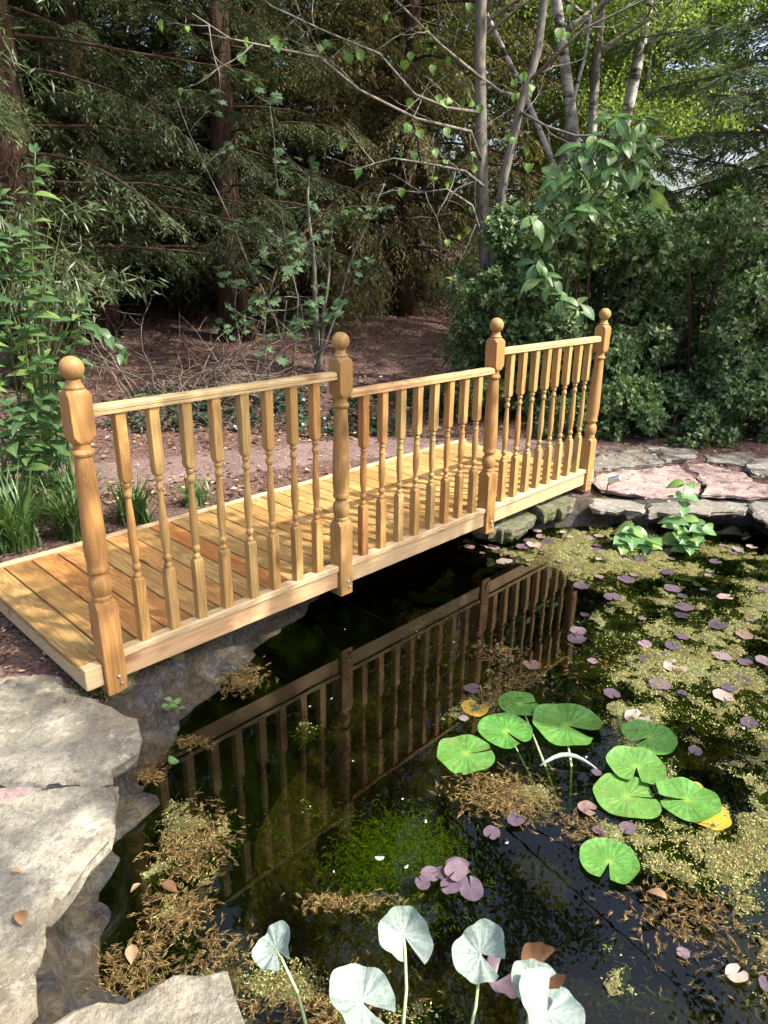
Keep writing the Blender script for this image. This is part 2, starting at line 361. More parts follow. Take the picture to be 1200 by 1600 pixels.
def pad_mat():
    t = NT('lily_pad'); v = t.coords('Object'); sx = t.n('SeparateXYZ'); t.t.links.new(v, sx.inputs[0])
    an = t.math('ARCTAN2', sx.outputs[1], sx.outputs[0]); rad = t.n('VectorMath', operation='LENGTH'); t.t.links.new(v, rad.inputs[0])
    ve = t.math('PINGPONG', t.math('MULTIPLY', an, 11 / math.pi), .5); vm = t.ramp(ve, [(.0, (1, 1, 1)), (.07, (0, 0, 0))])
    n = t.noise(t.coords('Object', (1, 1, 1), True), 5, 4, .6); n2 = t.noise(t.coords('Object', (1, 1, 1), True), 2.2, 3, .6)
    c = t.ramp(n, [(.3, (.05, .17, .03)), (.55, (.085, .25, .045)), (.75, (.13, .32, .07))]); c = t.mix(t.math('MULTIPLY', vm, .16), c, (.22, .44, .14))
    c = t.mix(t.ramp(rad.outputs['Value'], [(.0, (.8, .8, .8)), (.22, (0, 0, 0))]), c, (.30, .46, .08))
    oi = t.n('ObjectInfo'); c = t.mix(t.math('MULTIPLY', oi.outputs['Random'], .5), c, (.16, .26, .06)); c = t.mix(t.ramp(n2, [(.60, (0, 0, 0)), (.70, (.55, .55, .55))]), c, (.22, .22, .10)); c = t.mix(t.ramp(t.math('ADD', rad.outputs['Value'], t.math('MULTIPLY', n, .12)), [(1.02, (0, 0, 0)), (1.09, (.45, .45, .45))]), c, (.20, .17, .06))
    t.bump(t.math('ADD', ve, t.math('MULTIPLY', n, 2.0)), .2, .03); t.fin(c, .33, .5)
    tr = t.n('BsdfTranslucent'); t.t.links.new(c, tr.inputs[0]); mx = t.n('MixShader', {0: .2}); t.t.links.new(t.p.outputs[0], mx.inputs[1]); t.t.links.new(tr.outputs[0], mx.inputs[2]); t.t.links.new(mx.outputs[0], t.out.inputs[0])
    return t.m
M['pad'] = pad_mat()
def film_mat():
    t = NT('algae_film'); v = t.coords('Object'); n = t.noise(v, 75, 6, .75); n2 = t.noise(v, 7, 5, .65); n3 = t.noise(v, 2.2, 3, .6)
    c = t.ramp(n, [(.34, (.028, .032, .010)), (.48, (.09, .092, .025)), (.60, (.19, .182, .055)), (.74, (.38, .36, .18))])
    c2 = t.ramp(n, [(.34, (.03, .022, .008)), (.5, (.125, .09, .03)), (.7, (.30, .23, .10))])
    c = t.mix(t.ramp(n2, [(.42, (0, 0, 0)), (.62, (1, 1, 1))]), c, c2); c = t.mix(t.ramp(n3, [(.45, (0, 0, 0)), (.65, (.6, .6, .6))]), c, t.ramp(n, [(.3, (.04, .05, .02)), (.7, (.30, .33, .16))]))
    t.bump(n, 1.0, .012); return t.fin(c, .75, .3)
M['film'] = film_mat()

# ------------------------------------------------------------------ terrain
POND = [(-.28, .80), (-.35, 1.18), (-.70, 1.21), (-.773, 1.286), (-.849, 1.43), (-.89, 1.594), (-.90, 1.788), (-.875, 1.96), (-.92, 2.153), (-.90, 2.34),
        (-.816, 2.6), (-.677, 3.03), (-.502, 3.36), (-.296, 3.8), (-.40, 4.17), (.02, 4.68), (.406, 4.655), (.776, 4.73), (1.17, 4.77), (1.52, 4.784), (1.86, 4.836),
        (2.33, 4.853), (2.66, 4.866), (2.74, 4.74), (2.78, 4.3), (3.1, 3.6), (3.2, 2.4), (2.7, 1.4), (1.8, .75), (.8, .6)]
PO = np.array(POND)
_q = []
for _i in range(len(PO)):
    _a, _b = PO[_i], PO[(_i + 1) % len(PO)]; _n = max(1, int(np.linalg.norm(_b - _a) / .12))
    for _k in range(_n): _q.append(_a + (_b - _a) * _k / _n + (rng.normal(size=2) * .014 if _k else 0))
PO = np.array(_q)
def sdist(x, y):
    x = np.asarray(x, float); y = np.asarray(y, float); dmin = np.full(x.shape, 1e9); ins = np.zeros(x.shape, bool); n = len(PO)
    for i in range(n):
        a, b = PO[i], PO[(i + 1) % n]; e = b - a; t_ = np.clip(((x - a[0]) * e[0] + (y - a[1]) * e[1]) / (e @ e), 0, 1)
        dmin = np.minimum(dmin, np.hypot(x - a[0] - t_ * e[0], y - a[1] - t_ * e[1]))
        c = ((a[1] > y) != (b[1] > y)); xi = a[0] + (y - a[1]) * e[0] / (e[1] if abs(e[1]) > 1e-9 else 1e-9); ins ^= c & (x < xi)
    return np.where(ins, -dmin, dmin)
def sm(t_): t_ = np.clip(t_, 0, 1); return t_ * t_ * (3 - 2 * t_)
def ground_h(x, y):
    x = np.asarray(x, float); y = np.asarray(y, float); s = sdist(x, y)
    h = np.where(s > 0, .12 * sm(s / .055) + .045 * sm((s - .1) / .6), -.62 * sm(-s / .7))
    far = np.clip(y - 6.6, 0, 9.5); h = h + .095 * far + .02 * np.clip(y - 16, 0, 60)
    h = h + np.where(s > .1, (vn1(x * .8, y * .8) - .5) * .25 * sm((y - 6.6) / 3) + (vn2(x * 4, y * 4) - .5) * .03, 0)
    far2 = np.hypot(x, y); h = h + (vn3(x * .1, y * .1) - .5) * 1.2 * sm((far2 - 18) / 20)
    return h
def gz(x, y): return float(ground_h(np.array([x]), np.array([y]))[0])
def axis_lines(a0, a1, b0, b1, fine, lim):
    mid = list(np.arange(a0, a1 + 1e-6, fine)); lo = []; hi = []; q = fine
    x = a0
    while x > -lim: q *= 1.22; x -= q; lo.append(x)
    x = a1; q = fine
    while x < lim: q *= 1.22; x += q; hi.append(x)
    return np.array(lo[::-1] + mid + hi)
gx = axis_lines(-3.2, 4.2, 0, 0, .055, 260); gy = axis_lines(.2, 8.5, 0, 0, .055, 260)
GX, GY = np.meshgrid(gx, gy); GZ = ground_h(GX, GY)
GS = sdist(GX, GY); GZ = GZ - .045 * sm((.20 - GS) / .08)   # the soil lies under the liner along the margin
nx, ny = len(gx), len(gy); idx = np.arange(nx * ny).reshape(ny, nx)
Fg = np.stack([idx[:-1, :-1], idx[:-1, 1:], idx[1:, 1:], idx[1:, :-1]], -1).reshape(-1, 4)
tag(link('ground', mesh_np('ground', np.stack([GX, GY, GZ], -1).reshape(-1, 3), Fg, M['ground'], True)), 'reddish brown woodland floor with bark and leaf litter', kind='structure')
# trodden path behind the bridge
pv, pf = [], []
PW = [(-2.6, 5.05, .55), (-1.9, 5.3, .5), (-1.2, 5.75, .45), (-.5, 6.1, .42), (.2, 6.3, .40), (.8, 6.3, .38), (1.4, 6.25, .4), (2.2, 6.3, .3)]
for i, (x, y, w) in enumerate(PW):
    a = PW[max(0, i - 1)]; b = PW[min(len(PW) - 1, i + 1)]; tx, ty = b[0] - a[0], b[1] - a[1]; L = math.hypot(tx, ty); nx_, ny_ = -ty / L, tx / L
    for k in range(13):
        q = (k / 12 - .5) * 2; ww = w * (1 + .35 * (vn1(i * .9 + 3, q + 5) - .5)); X, Y = x + nx_ * q * ww, y + ny_ * q * ww
        pv.append((X, Y, gz(X, Y) + .012 - .03 * abs(q) ** 6))
for i in range(len(PW) - 1):
    for k in range(12): a = i * 13 + k; pf.append((a, a + 1, a + 14, a + 13))
po = link('path', mesh_np('path', pv, pf, M['path'], True)); tag(po, 'pinkish trodden bark path behind the footbridge', kind='structure')
ss = po.modifiers.new('s', 'SUBSURF'); ss.levels = ss.render_levels = 2
# water
wx = np.linspace(-1.3, 3.6, 40); wy = np.linspace(.3, 5.2, 40); WX, WY = np.meshgrid(wx, wy); wi = np.arange(1600).reshape(40, 40)
tag(link('pond_water', mesh_np('pond_water', np.stack([WX, WY, 0 * WX], -1).reshape(-1, 3), np.stack([wi[:-1, :-1], wi[:-1, 1:], wi[1:, 1:], wi[1:, :-1]], -1).reshape(-1, 4), M['water'], True)), 'still dark pond water reflecting the bridge', kind='structure')
# liner: a creased sheet along the margin, running down under the water
seg = []
for i in range(len(PO)):
    a, b = PO[i], PO[(i + 1) % len(PO)]; n_ = max(2, int(np.linalg.norm(b - a) / .05))
    for k in range(n_): seg.append(a + (b - a) * k / n_)
seg = np.array(seg)
for _ in range(3): seg = (np.roll(seg, 1, 0) + seg * 2 + np.roll(seg, -1, 0)) / 4
tn = unit(np.roll(seg, -1, 0) - np.roll(seg, 1, 0)); nrm = np.stack([-tn[:, 1], tn[:, 0]], -1)
if sdist(*(seg[:1] + nrm[:1] * .05).T)[0] < 0: nrm = -nrm
offs = [.19, .13, .085, .05, .025, .01, -.01, -.035, -.07, -.12, -.2, -.3, -.42]
LV = []
for o_ in offs:
    p = seg + nrm * o_; h = ground_h(p[:, 0], p[:, 1]); cr = (vn1(p[:, 0] * 9, p[:, 1] * 9 + o_ * 6) - .45) * .07 + (vn2(p[:, 0] * 28, p[:, 1] * 28) - .5) * .03
    LV.append(np.stack([p[:, 0], p[:, 1], h + .018 + np.clip(cr, -.016, .045)], -1))
LV = np.concatenate(LV); n_ = len(seg); li = np.arange(n_ * len(offs)).reshape(len(offs), n_)
LF = np.stack([li[:-1], np.roll(li, -1, 1)[:-1], np.roll(li, -1, 1)[1:], li[1:]], -1).reshape(-1, 4)
tag(link('pond_liner', mesh_np('pond_liner', LV, LF, M['liner'], True)), 'creased grey pond liner showing along the water edge', 'pond liner')

# ------------------------------------------------------------------ footbridge
BR = empty('footbridge', (-1.070, 2.427, 0), 'new honey coloured timber footbridge with turned balusters and ball topped posts', 'footbridge', rz=math.atan2(.7205, .6935))
PX = [0, 1.234, 2.466, 3.699]; PB = .160
hw = .041
def square_to_round(mb, z0, z1, w, flip=False, c=.012):
    """square block with softened vertical edges and lamb's tongue ends"""
    b = .004
    def ring(i, z): 
        h = w - i
        return [(-h, -h + b, z), (-h + b, -h, z), (h - b, -h, z), (h, -h + b, z), (h, h - b, z), (h - b, h, z), (-h + b, h, z), (-h, h - b, z)]
    return ring
def chamfer_ring(w, k, z):
    """octagon going from a square (k=0) to a regular octagon (k=1)"""
    e = w * (1 - k * (1 - math.tan(math.pi / 8))) if k > 0 else w
    e = w - (w - w * math.tan(math.pi / 8)) * k - .0025 * (1 - k)
    return [(-w, -e, z), (-e, -w, z), (e, -w, z), (w, -e, z), (w, e, z), (e, w, z), (-e, w, z), (-w, e, z)]
def post_mesh():
    mb = MB()
    mb.loft([chamfer_ring(hw, 0, 0), chamfer_ring(hw, 0, .372), chamfer_ring(hw * .98, .45, .386), chamfer_ring(hw * .86, 1, .397)])
    z0 = .394
    pr = [(.030, z0), (.036, z0 + .006), (.0365, z0 + .018), (.033, z0 + .024), (.038, z0 + .034), (.0425, z0 + .056), (.0425, z0 + .072), (.038, z0 + .092), (.030, z0 + .104), (.0285, z0 + .112),
          (.031, z0 + .118), (.039, z0 + .124), (.041, z0 + .134), (.038, z0 + .144), (.037, z0 + .150), (.0415, z0 + .185), (.0425, z0 + .22), (.0415, z0 + .28), (.038, z0 + .40), (.0345, z0 + .50), (.032, z0 + .563),
          (.0315, z0 + .568), (.038, z0 + .573), (.0405, z0 + .581), (.038, z0 + .590), (.031, z0 + .595), (.0305, z0 + .605), (.033, z0 + .628)]
    mb.lathe(pr, 24)
    mb.loft([chamfer_ring(hw * .84, 1, 1.012), chamfer_ring(hw * .97, .5, 1.024), chamfer_ring(hw, 0, 1.040), chamfer_ring(hw, 0, 1.176), chamfer_ring(hw * .97, .45, 1.188), chamfer_ring(hw * .82, 1, 1.198)])
    return mb.mesh('post', M['post'], True, 32)
def finial_mesh():
    mb = MB(); pr = [(.030, 1.193), (.0335, 1.198), (.034, 1.206), (.029, 1.212), (.0245, 1.220), (.024, 1.232)]
    for k in range(1, 17):
        a = -math.pi / 2 + math.pi * (k + 2) / 19.5; pr.append((max(.001, .0415 * math.cos(a)), 1.2695 + .0415 * math.sin(a)))
    mb.lathe(pr, 24); return mb.mesh('finial', M['post'], True, 40)
def bolt_mesh():
    mb = MB(); mb.lathe([(.009, 0), (.009, .002), (.0062, .0025), (.0062, .007), (.004, .0085)], 8); me = mb.mesh('bolt', M['steel'], False); return me
pm, fm, bm_ = post_mesh(), finial_mesh(), bolt_mesh()
for i, x in enumerate(PX):
    p = link('post', pm, BR); p.location = (x, 0, PB); p.rotation_euler = ((0, .003, 0), (0.002, .004, .01), (-.002, -.008, -.01), (0, .022, .0))[i]
    fn = link('finial', fm, p); fn.rotation_euler.z = i * .7
    for q, (bx, bz) in enumerate(((.008, .072), (.016, .038))):
        b = link('bolt', bm_, p); b.location = (bx, -hw - .0003, bz); b.rotation_euler = (math.pi / 2, 0, q)
def baluster_mesh(H):
    mb = MB(); w = .0205; e = w * .96
    mb.loft([chamfer_ring(w, 0, 0), chamfer_ring(w, 0, .262), chamfer_ring(w * .97, .5, .270), chamfer_ring(w * .8, 1, .276)])
    t0, t1 = .273, H - .268; k = t1 - t0
    pr = [(.012, t0), (.0165, t0 + .006), (.0165, t0 + .015), (.0115, t0 + .021), (.0105, t0 + .028), (.0135, t0 + .034), (.0172, t0 + .044), (.0165, t0 + .054), (.0115, t0 + .062), (.0125, t0 + .07),
          (.0172, t0 + .12), (.0182, t0 + .155), (.0170, t0 + .20), (.0135, t0 + .28), (.0112, t1 - .075), (.0108, t1 - .066), (.0145, t1 - .060), (.0172, t1 - .050), (.0158, t1 - .042), (.0112, t1 - .034),
          (.0110, t1 - .026), (.0158, t1 - .019), (.0165, t1 - .010), (.0125, t1 - .004), (.012, t1 + .004)]
    mb.lathe(pr, 14)
    mb.loft([chamfer_ring(w * .8, 1, t1), chamfer_ring(w * .97, .5, t1 + .006), chamfer_ring(w, 0, t1 + .016), chamfer_ring(w, 0, H)])
    return mb.mesh('baluster', M['spindle'], True, 32)
RT = [(1.262, 1.262), (1.168, 1.160), (1.262, 1.252)]      # underside of each handrail at its two ends
BASE = .327
def rail_profile(mb, x0, x1, prof, z0, z1, tw=0.0):
    rings = []
    for q in range(9):
        t_ = q / 8; x = x0 + (x1 - x0) * t_; rings.append([(x, y, z0 + (z1 - z0) * t_ + z) for y, z in prof])
    mb.loft(rings)
HP = [(-.031, 0), (-.031, .010), (-.0265, .0125), (-.0305, .015), (-.0300, .026), (-.024, .0320), (-.010, .034), (.010, .034), (.024, .0320), (.0300, .026), (.0305, .015), (.027, .0135), (.031, .011), (.031, 0)]
BP = [(-.030, 0), (-.030, .009), (-.0265, .011), (-.0295, .0135), (-.0285, .022), (-.020, .0265), (.020, .0265), (.0285, .022), (.0295, .0135), (.0265, .011), (.030, .009), (.030, 0)]
for b in range(3):
    x0, x1 = PX[b] + hw, PX[b + 1] - hw
    mb = MB(); rail_profile(mb, x0 + .001, x1 - .001, HP, *RT[b]); mb.obj('handrail', M['rail'], BR)
    mb = MB(); rail_profile(mb, x0 + .001, x1 - .001, BP, .3003, .3003); mb.obj('base_rail', M['pale'], BR)
    mb = MB(); mb.box(x0 + .001, x1 - .001, -.021, .026, .207, .300, .003); mb.obj('stringer', M['pale'], BR)
    H = RT[b][0] - BASE; me = baluster_mesh(H); gap = (x1 - x0 - 8 * .041) / 9
    for k in range(8):
        t_ = (k + .5) / 8; o = link('baluster', me, BR); zt = RT[b][0] * (1 - t_) + RT[b][1] * t_
        o.location = (x0 + gap + .0205 + k * (gap + .041) + random.uniform(-.004, .004), random.uniform(-.002, .002), BASE - .0003)
        o.scale = (1, 1, (zt - BASE + .001) / H); o.rotation_euler = (random.uniform(-.004, .004), random.uniform(-.006, .006), random.uniform(-.06, .06))
for xa, xb in ((-.113, -.042), (3.741, 3.80)):
    mb = MB(); mb.box(xa, xb, -.021, .026, .205, .2985, .003); mb.obj('stringer_end', M['pale'], BR)
dm = MB()
rings = []
dp = [(-.0628, .000), (-.0628, .024), (-.060, .0275), (.060, .0275), (.0628, .024), (.0628, 0)]
ys = np.linspace(.030, 1.188, 5)
dm.loft([[(x, y, z) for x, z in dp] for y in ys])
dme = dm.mesh('deck_board', M['deck'])
nb = 29
for k in range(nb):
    o = link('deck_board', dme, BR); o.location = (-.052 + k * .1331, random.uniform(-.003, .003), .2725 + random.uniform(-.0012, .0012)); o.rotation_euler = (0, 0, random.uniform(-.0018, .0018))
mb = MB(); mb.box(-.112, 3.80, 1.193, 1.238, .200, .3045, .003); mb.obj('edge_board', M['pale'], BR)
mb = MB(); mb.box(-.108, -.064, .032, 1.188, .196, .2705, .003); mb.obj('end_joist', M['pale'], BR)
mb = MB(); mb.box(3.74, 3.79, .032, 1.188, .196, .2705, .003); mb.obj('end_joist', M['pale'], BR)
mb = MB(); mb.box(0, 3.7, .55, .60, .19, .2705, .003); mb.obj('joist', M['pale'], BR)
def loc2w(bx, by): return (-1.070 + .6935 * bx - .7205 * by, 2.427 + .7205 * bx + .6935 * by)

# ------------------------------------------------------------------ flagstones
def slab(name, pts, ztop, thick, mat, label, seed, group=None, tilt=(0, 0), rough=.012, sub=.05, cat='flagstone'):
    """irregular slab: jittered outline, broken sides, uneven top"""
    g = np.random.default_rng(seed); P = np.array(pts, float); out = []
    for i in range(len(P)):
        a, b = P[i], P[(i + 1) % len(P)]; L = np.linalg.norm(b - a); n_ = max(1, int(L / sub))
        for k in range(n_):
            j = g.normal(size=2) * min(.012, L * .08) if k else g.normal(size=2) * .004
            out.append(a + (b - a) * k / n_ + j)
    out = np.array(out); c = out.mean(0)
    area = .5 * np.sum(out[:, 0] * np.roll(out[:, 1], -1) - np.roll(out[:, 0], -1) * out[:, 1])
    if area < 0: out = out[::-1]
    n_ = len(out); rings = []
    side = g.normal(size=n_) * .010
    def zt(p, extra=0): return ztop + tilt[0] * (p[0] - c[0]) + tilt[1] * (p[1] - c[1]) + (vn1(p[0] * 5 + seed, p[1] * 5) - .5) * rough * 2 + (vn2(p[0] * 17, p[1] * 17 + seed) - .5) * rough * .8 + extra
    def off(s_): 
        dr = c - out; L = np.linalg.norm(dr, axis=1, keepdims=True); return out + dr / L * s_
    for s_, fz in ((.03, 0.0), (.012, .12), (.000, .38), (.006, .55), (-.002, .75), (.004, .93), (.016, 1.0)):
        pp = off(s_ + side[:, None] * (fz < .9) + g.normal(size=(n_, 1)) * .004)
        rings.append([(p[0] - c[0], p[1] - c[1], zt(p) - thick * (1 - fz) + (g.normal() * .004 if 0 < fz < 1 else 0)) for p in pp])
    for s_ in np.linspace(.12, .92, 7):
        pp = out + (c - out) * s_; rings.append([(p[0] - c[0], p[1] - c[1], zt(p)) for p in pp])
    mb = MB(); mb.loft(rings, True, True); o = mb.obj(name, mat, None, True, 26); o.location = (c[0], c[1], 0)
    return tag(o, label, cat, group)
slab('flagstone', [(-1.75, 2.36), (-1.547, 2.47), (-1.326, 2.49), (-1.12, 2.345), (-.90, 2.215), (-.862, 2.12), (-.897, 1.91), (-.986, 1.868), (-1.20, 1.86), (-1.75, 1.95)], .178, .085, M['slab'],
     'large dappled grey flagstone beside the foot of the first bridge post', 11, tilt=(-.02, .01))
slab('flagstone', [(-1.75, 1.92), (-1.22, 1.852), (-1.10, 1.855), (-1.09, 1.83), (-1.19, 1.775), (-1.75, 1.75)], .168, .07, M['pink'], 'thin pinkish stone wedge squeezed between two big grey flagstones', 12)
slab('flagstone', [(-1.70, 1.70), (-1.185, 1.765), (-1.08, 1.822), (-.865, 1.850), (-.822, 1.76), (-.81, 1.635), (-.856, 1.495), (-.862, 1.365), (-.83, 1.259), (-.785, 1.14), (-.84, 1.02), (-1.70, .95)], .180, .095, M['slab'],
     'biggest grey flagstone with a curved pond edge and a curled dead leaf on it', 13, tilt=(.01, .02))
slab('flagstone', [(-.80, 1.06), (-.694, 1.135), (-.544, 1.185), (-.364, 1.228), (-.326, 1.17), (-.278, 1.09), (-.24, .90), (-.5, .72), (-.9, .75)], .186, .09, M['slab'], 'pale flagstone jutting over the pond corner beside floating brown weed', 14)
slab('flagstone', [(1.62, 5.56), (1.86, 5.99), (2.33, 6.3), (2.34, 5.72), (2.1, 5.64), (1.70, 5.50)], .200, .045, M['slate'], 'grey flagstone behind the end post at the foot of the evergreen shrubs', 21)
slab('flagstone', [(2.35, 6.28), (2.77, 6.13), (2.64, 5.86), (2.35, 5.73)], .200, .045, M['slate'], 'grey flagstone with a fallen leaf beside the pink slab and shrubs', 22)
slab('flagstone', [(2.72, 5.82), (2.82, 6.05), (3.27, 6.15), (3.06, 5.74)], .185, .03, M['slate'], 'low grey flagstone half buried in leaf litter below the shrubs', 23)
slab('flagstone', [(2.96, 5.62), (2.925, 5.40), (3.3, 5.36), (3.6, 5.8), (3.12, 5.86)], .212, .05, M['slate'], 'raised pale grey flagstone at the far end of the pink path', 24)
slab('flagstone', [(1.445, 4.665), (1.80, 4.63), (1.86, 4.79), (1.75, 4.92), (1.50, 4.90)], .150, .040, M['slate'], 'grey edging flagstone beside the garden spotlight', 25)
slab('flagstone', [(1.825, 4.61), (2.20, 4.63), (2.525, 4.69), (2.63, 4.86), (2.324, 4.91), (1.90, 4.81)], .150, .040, M['slate'], 'long grey edging flagstone behind the green water plant', 26)
slab('flagstone', [(2.56, 4.72), (2.545, 4.42), (2.62, 4.2), (3.0, 4.2), (3.1, 4.8), (2.69, 4.88)], .156, .040, M['slate'], 'grey edging flagstone turning the corner of the pond', 27)
slab('flagstone', [(1.62, 5.02), (1.60, 5.30), (1.72, 5.46), (2.12, 5.60), (2.37, 5.68), (2.46, 5.72), (2.42, 5.2), (2.3, 4.96), (1.9, 4.90)], .178, .035, M['pink'], 'cracked pink sandstone slab between the spotlight and the grey edging', 28, rough=.008)
slab('flagstone', [(2.34, 4.96), (2.46, 5.2), (2.52, 5.70), (2.68, 5.80), (2.90, 5.52), (2.87, 5.3), (3.1, 5.0), (2.7, 4.92)], .178, .035, M['pink'], 'pink sandstone slab running up to the raised pale flagstone', 29, rough=.008)
def boulder(loc, size, label, seed, rz):
    g = np.random.default_rng(seed); mb = MB(); nn, mm = 20, 9; rings = []
    for j in range(1, mm):
        th = math.pi * j / mm; ring = []
        for i in range(nn):
            a = 2 * math.pi * i / nn; ca, sa = math.cos(a), math.sin(a); k = (abs(ca) ** 4 + abs(sa) ** 4) ** -.25
            rr = math.sin(th) ** .6 * k * (1 + .22 * (vn1(ca * 2 + seed, sa * 2 + j * .4) - .5)); ring.append((rr * ca * size[0], rr * sa * size[1], -math.cos(th) * size[2] * (1 + .3 * (vn2(ca * 3, sa * 3 + seed) - .5))))
        rings.append(ring)
    mb.loft(rings); o = mb.obj('stone', M['mossy'], None, True, 50); o.location = loc; o.rotation_euler.z = rz
    return tag(o, label, 'stone')
def lp(*q): return [loc2w(a, b) for a, b in q]
slab('stone', lp((2.56, .16), (2.60, -.04), (2.80, -.08), (3.02, -.03), (3.04, .14), (2.82, .2)), .135, .10, M['mossy'], 'mossy stone under the bridge beside the third post', 5, cat='stone', rough=.02, sub=.035)
slab('stone', lp((3.06, .14), (3.05, -.08), (3.24, -.13), (3.48, -.07), (3.50, .12), (3.25, .18)), .165, .10, M['mossy'], 'mossy stone under the last bridge bay next to the grey edging', 6, cat='stone', rough=.02, sub=.035)
for i in range(16):
    bx0 = rng.uniform(-.02, 1.0); x, y = loc2w(bx0, rng.uniform(.0, .09) + .24 * bx0); q = rng.uniform(.018, .05)
    o = boulder((x, y, gz(x, y) + .015 + q * .3), (q * 1.5, q, q * .7), 'small rough stone lodged in the mossy bank under the first bridge bay', 300 + i, rng.uniform(0, 3)); o.name = 'bank_stone'; o['group'] = 'stones in the bank under the bridge'
n_ = 9000; bq = rng.uniform(-.12, 1.3, n_); x_, y_ = -1.070 + .6935 * bq - .7205 * (rng.uniform(-.06, .16, n_) + .26 * bq), 2.427 + .7205 * bq + .6935 * (rng.uniform(-.06, .16, n_) + .26 * bq)
kp = (sdist(x_, y_) > .03) & (vn3(x_ * 9, y_ * 9) > .46); x_, y_ = x_[kp], y_[kp]; k = len(x_)
V, Fc = scatter(RHOMB, np.stack([x_, y_, ground_h(x_, y_) + rng.uniform(.022, .05, k)], -1), rdir(k, .5), rdir(k, .5), rng.uniform(.008, .018, k), rng.uniform(.003, .007, k))
tag(link('moss', mesh_np('moss', V, Fc, M['moss'])), 'green moss on the bank under the first bridge bay', 'moss', kind='stuff')

# ------------------------------------------------------------------ trees: generators
def wander(p0, dirv, length, n, g, jit=.12, grav=0.0):
    P = [np.array(p0, float)]; D = np.array(dirv, float); D /= np.linalg.norm(D)
    for k in range(n):
        D = D + g.normal(size=3) * jit; D[2] += grav; D /= np.linalg.norm(D); P.append(P[-1] + D * length / n)
    return np.array(P)
def make_conifer(seed, H, r0, zlow, blen, droop, nb_, mat_needles, twigs=20, strips=11, nl=.085, nw=.016, dead=20, bare_to=None, dens=1.0):
    """returns meshes (trunk, boughs, foliage)"""
    g = np.random.default_rng(seed); tr = MB(); bo = MB(); parts = []
    path = [(.03 * math.sin(k), .03 * math.cos(1.3 * k), H * k / 9) for k in range(10)]
    tr.tube(path, [r0 * (1.35 if k == 0 else 1) * (1 - .93 * k / 9) + .01 for k in range(10)], 12)
    Pp, Dd, Nn = [], [], []
    for k in range(nb_):
        t_ = (k + g.random()) / nb_; z = zlow + (H * .985 - zlow) * t_ ** 1.1; L = blen * (1 - .9 * (z - zlow) / (H - zlow)) * g.uniform(.7, 1.12) + .25
        a = k * 2.39996 + g.normal() * .3; d0 = np.array([math.cos(a), math.sin(a), .22 - .1 * droop])
        P = wander((0, 0, z), d0, L, 8, g, .05, -.055 * droop)
        bo.tube(P, [.015 * L / 2 * (1 - .88 * q / 8) + .004 for q in range(9)], 5)
        nt = max(5, int(twigs * L * dens))
        s_ = g.uniform(.12, 1, nt); idx_ = s_ * 8; i0 = np.minimum(idx_.astype(int), 7); fr = (idx_ - i0)[:, None]
        base = P[i0] * (1 - fr) + P[i0 + 1] * fr; tang = unit(P[i0 + 1] - P[i0])
        side = unit(np.cross(tang, [0, 0, 1.])) * g.choice([-1, 1], nt)[:, None]
        td = unit(tang * .75 + side * g.uniform(.5, 1.0, nt)[:, None] + np.array([0, 0, -1.]) * (g.uniform(.05, .55, nt) * droop)[:, None])
        tl = (.18 + .42 * (1 - s_)) * g.uniform(.7, 1.2, nt) * min(1.2, L / 1.6)
        for q in range(strips):
            u = (q + g.random(nt)) / strips; pos = base + td * (tl * u)[:, None] + np.array([0, 0, -1.]) * (tl * u * u * .3 * droop)[:, None]
            sd2 = np.cross(td, [0, 0, 1.]) * (1 if q % 2 else -1)
            Pp.append(pos); Dd.append(unit(td + sd2 * .75 + g.normal(size=(nt, 3)) * .3 + np.array([0, 0, -.25 * droop]))); Nn.append(unit(np.array([0, 0, 1.]) + g.normal(size=(nt, 3)) * .35))
    for k in range(dead):
        z = g.uniform(.4, bare_to or zlow + .6); a = g.uniform(0, 6.28); L = g.uniform(.5, 1.5)
        P = wander((0, 0, z), (math.cos(a), math.sin(a), g.uniform(-.35, .1)), L, 6, g, .15, -.03); bo.tube(P, [.011 * (1 - .8 * q / 6) + .002 for q in range(7)], 4)
        for w in range(5):
            s0 = P[g.integers(2, 6)]; P2 = wander(s0, rdir(1, -.2, g)[0], g.uniform(.15, .5), 4, g, .2); bo.tube(P2, [.004, .004, .003, .002, .0015], 3)
    Pp = np.concatenate(Pp); Dd = np.concatenate(Dd); Nn = np.concatenate(Nn); n_ = len(Pp)
    V, Fc = scatter(RHOMB, Pp, Dd, Nn, nl * g.uniform(.6, 1.3, n_), nw * g.uniform(.7, 1.4, n_))
    return tr.mesh('trunk', M['bark'], True), bo.mesh('boughs', M['dark_twig']), mesh_np('foliage', V, Fc, mat_needles)
def put_tree(name, meshes, loc, rz, sc, label, group, cat='tree', names=('trunk', 'branches', 'crown')):
    e = empty(name, (loc[0], loc[1], gz(loc[0], loc[1]) - .06 if len(loc) < 3 else loc[2]), label, cat, group, rz); e.scale = (sc, sc, sc)
    for nme, me in zip(names, meshes):
        if me is not None: link(nme, me, e)
    return e
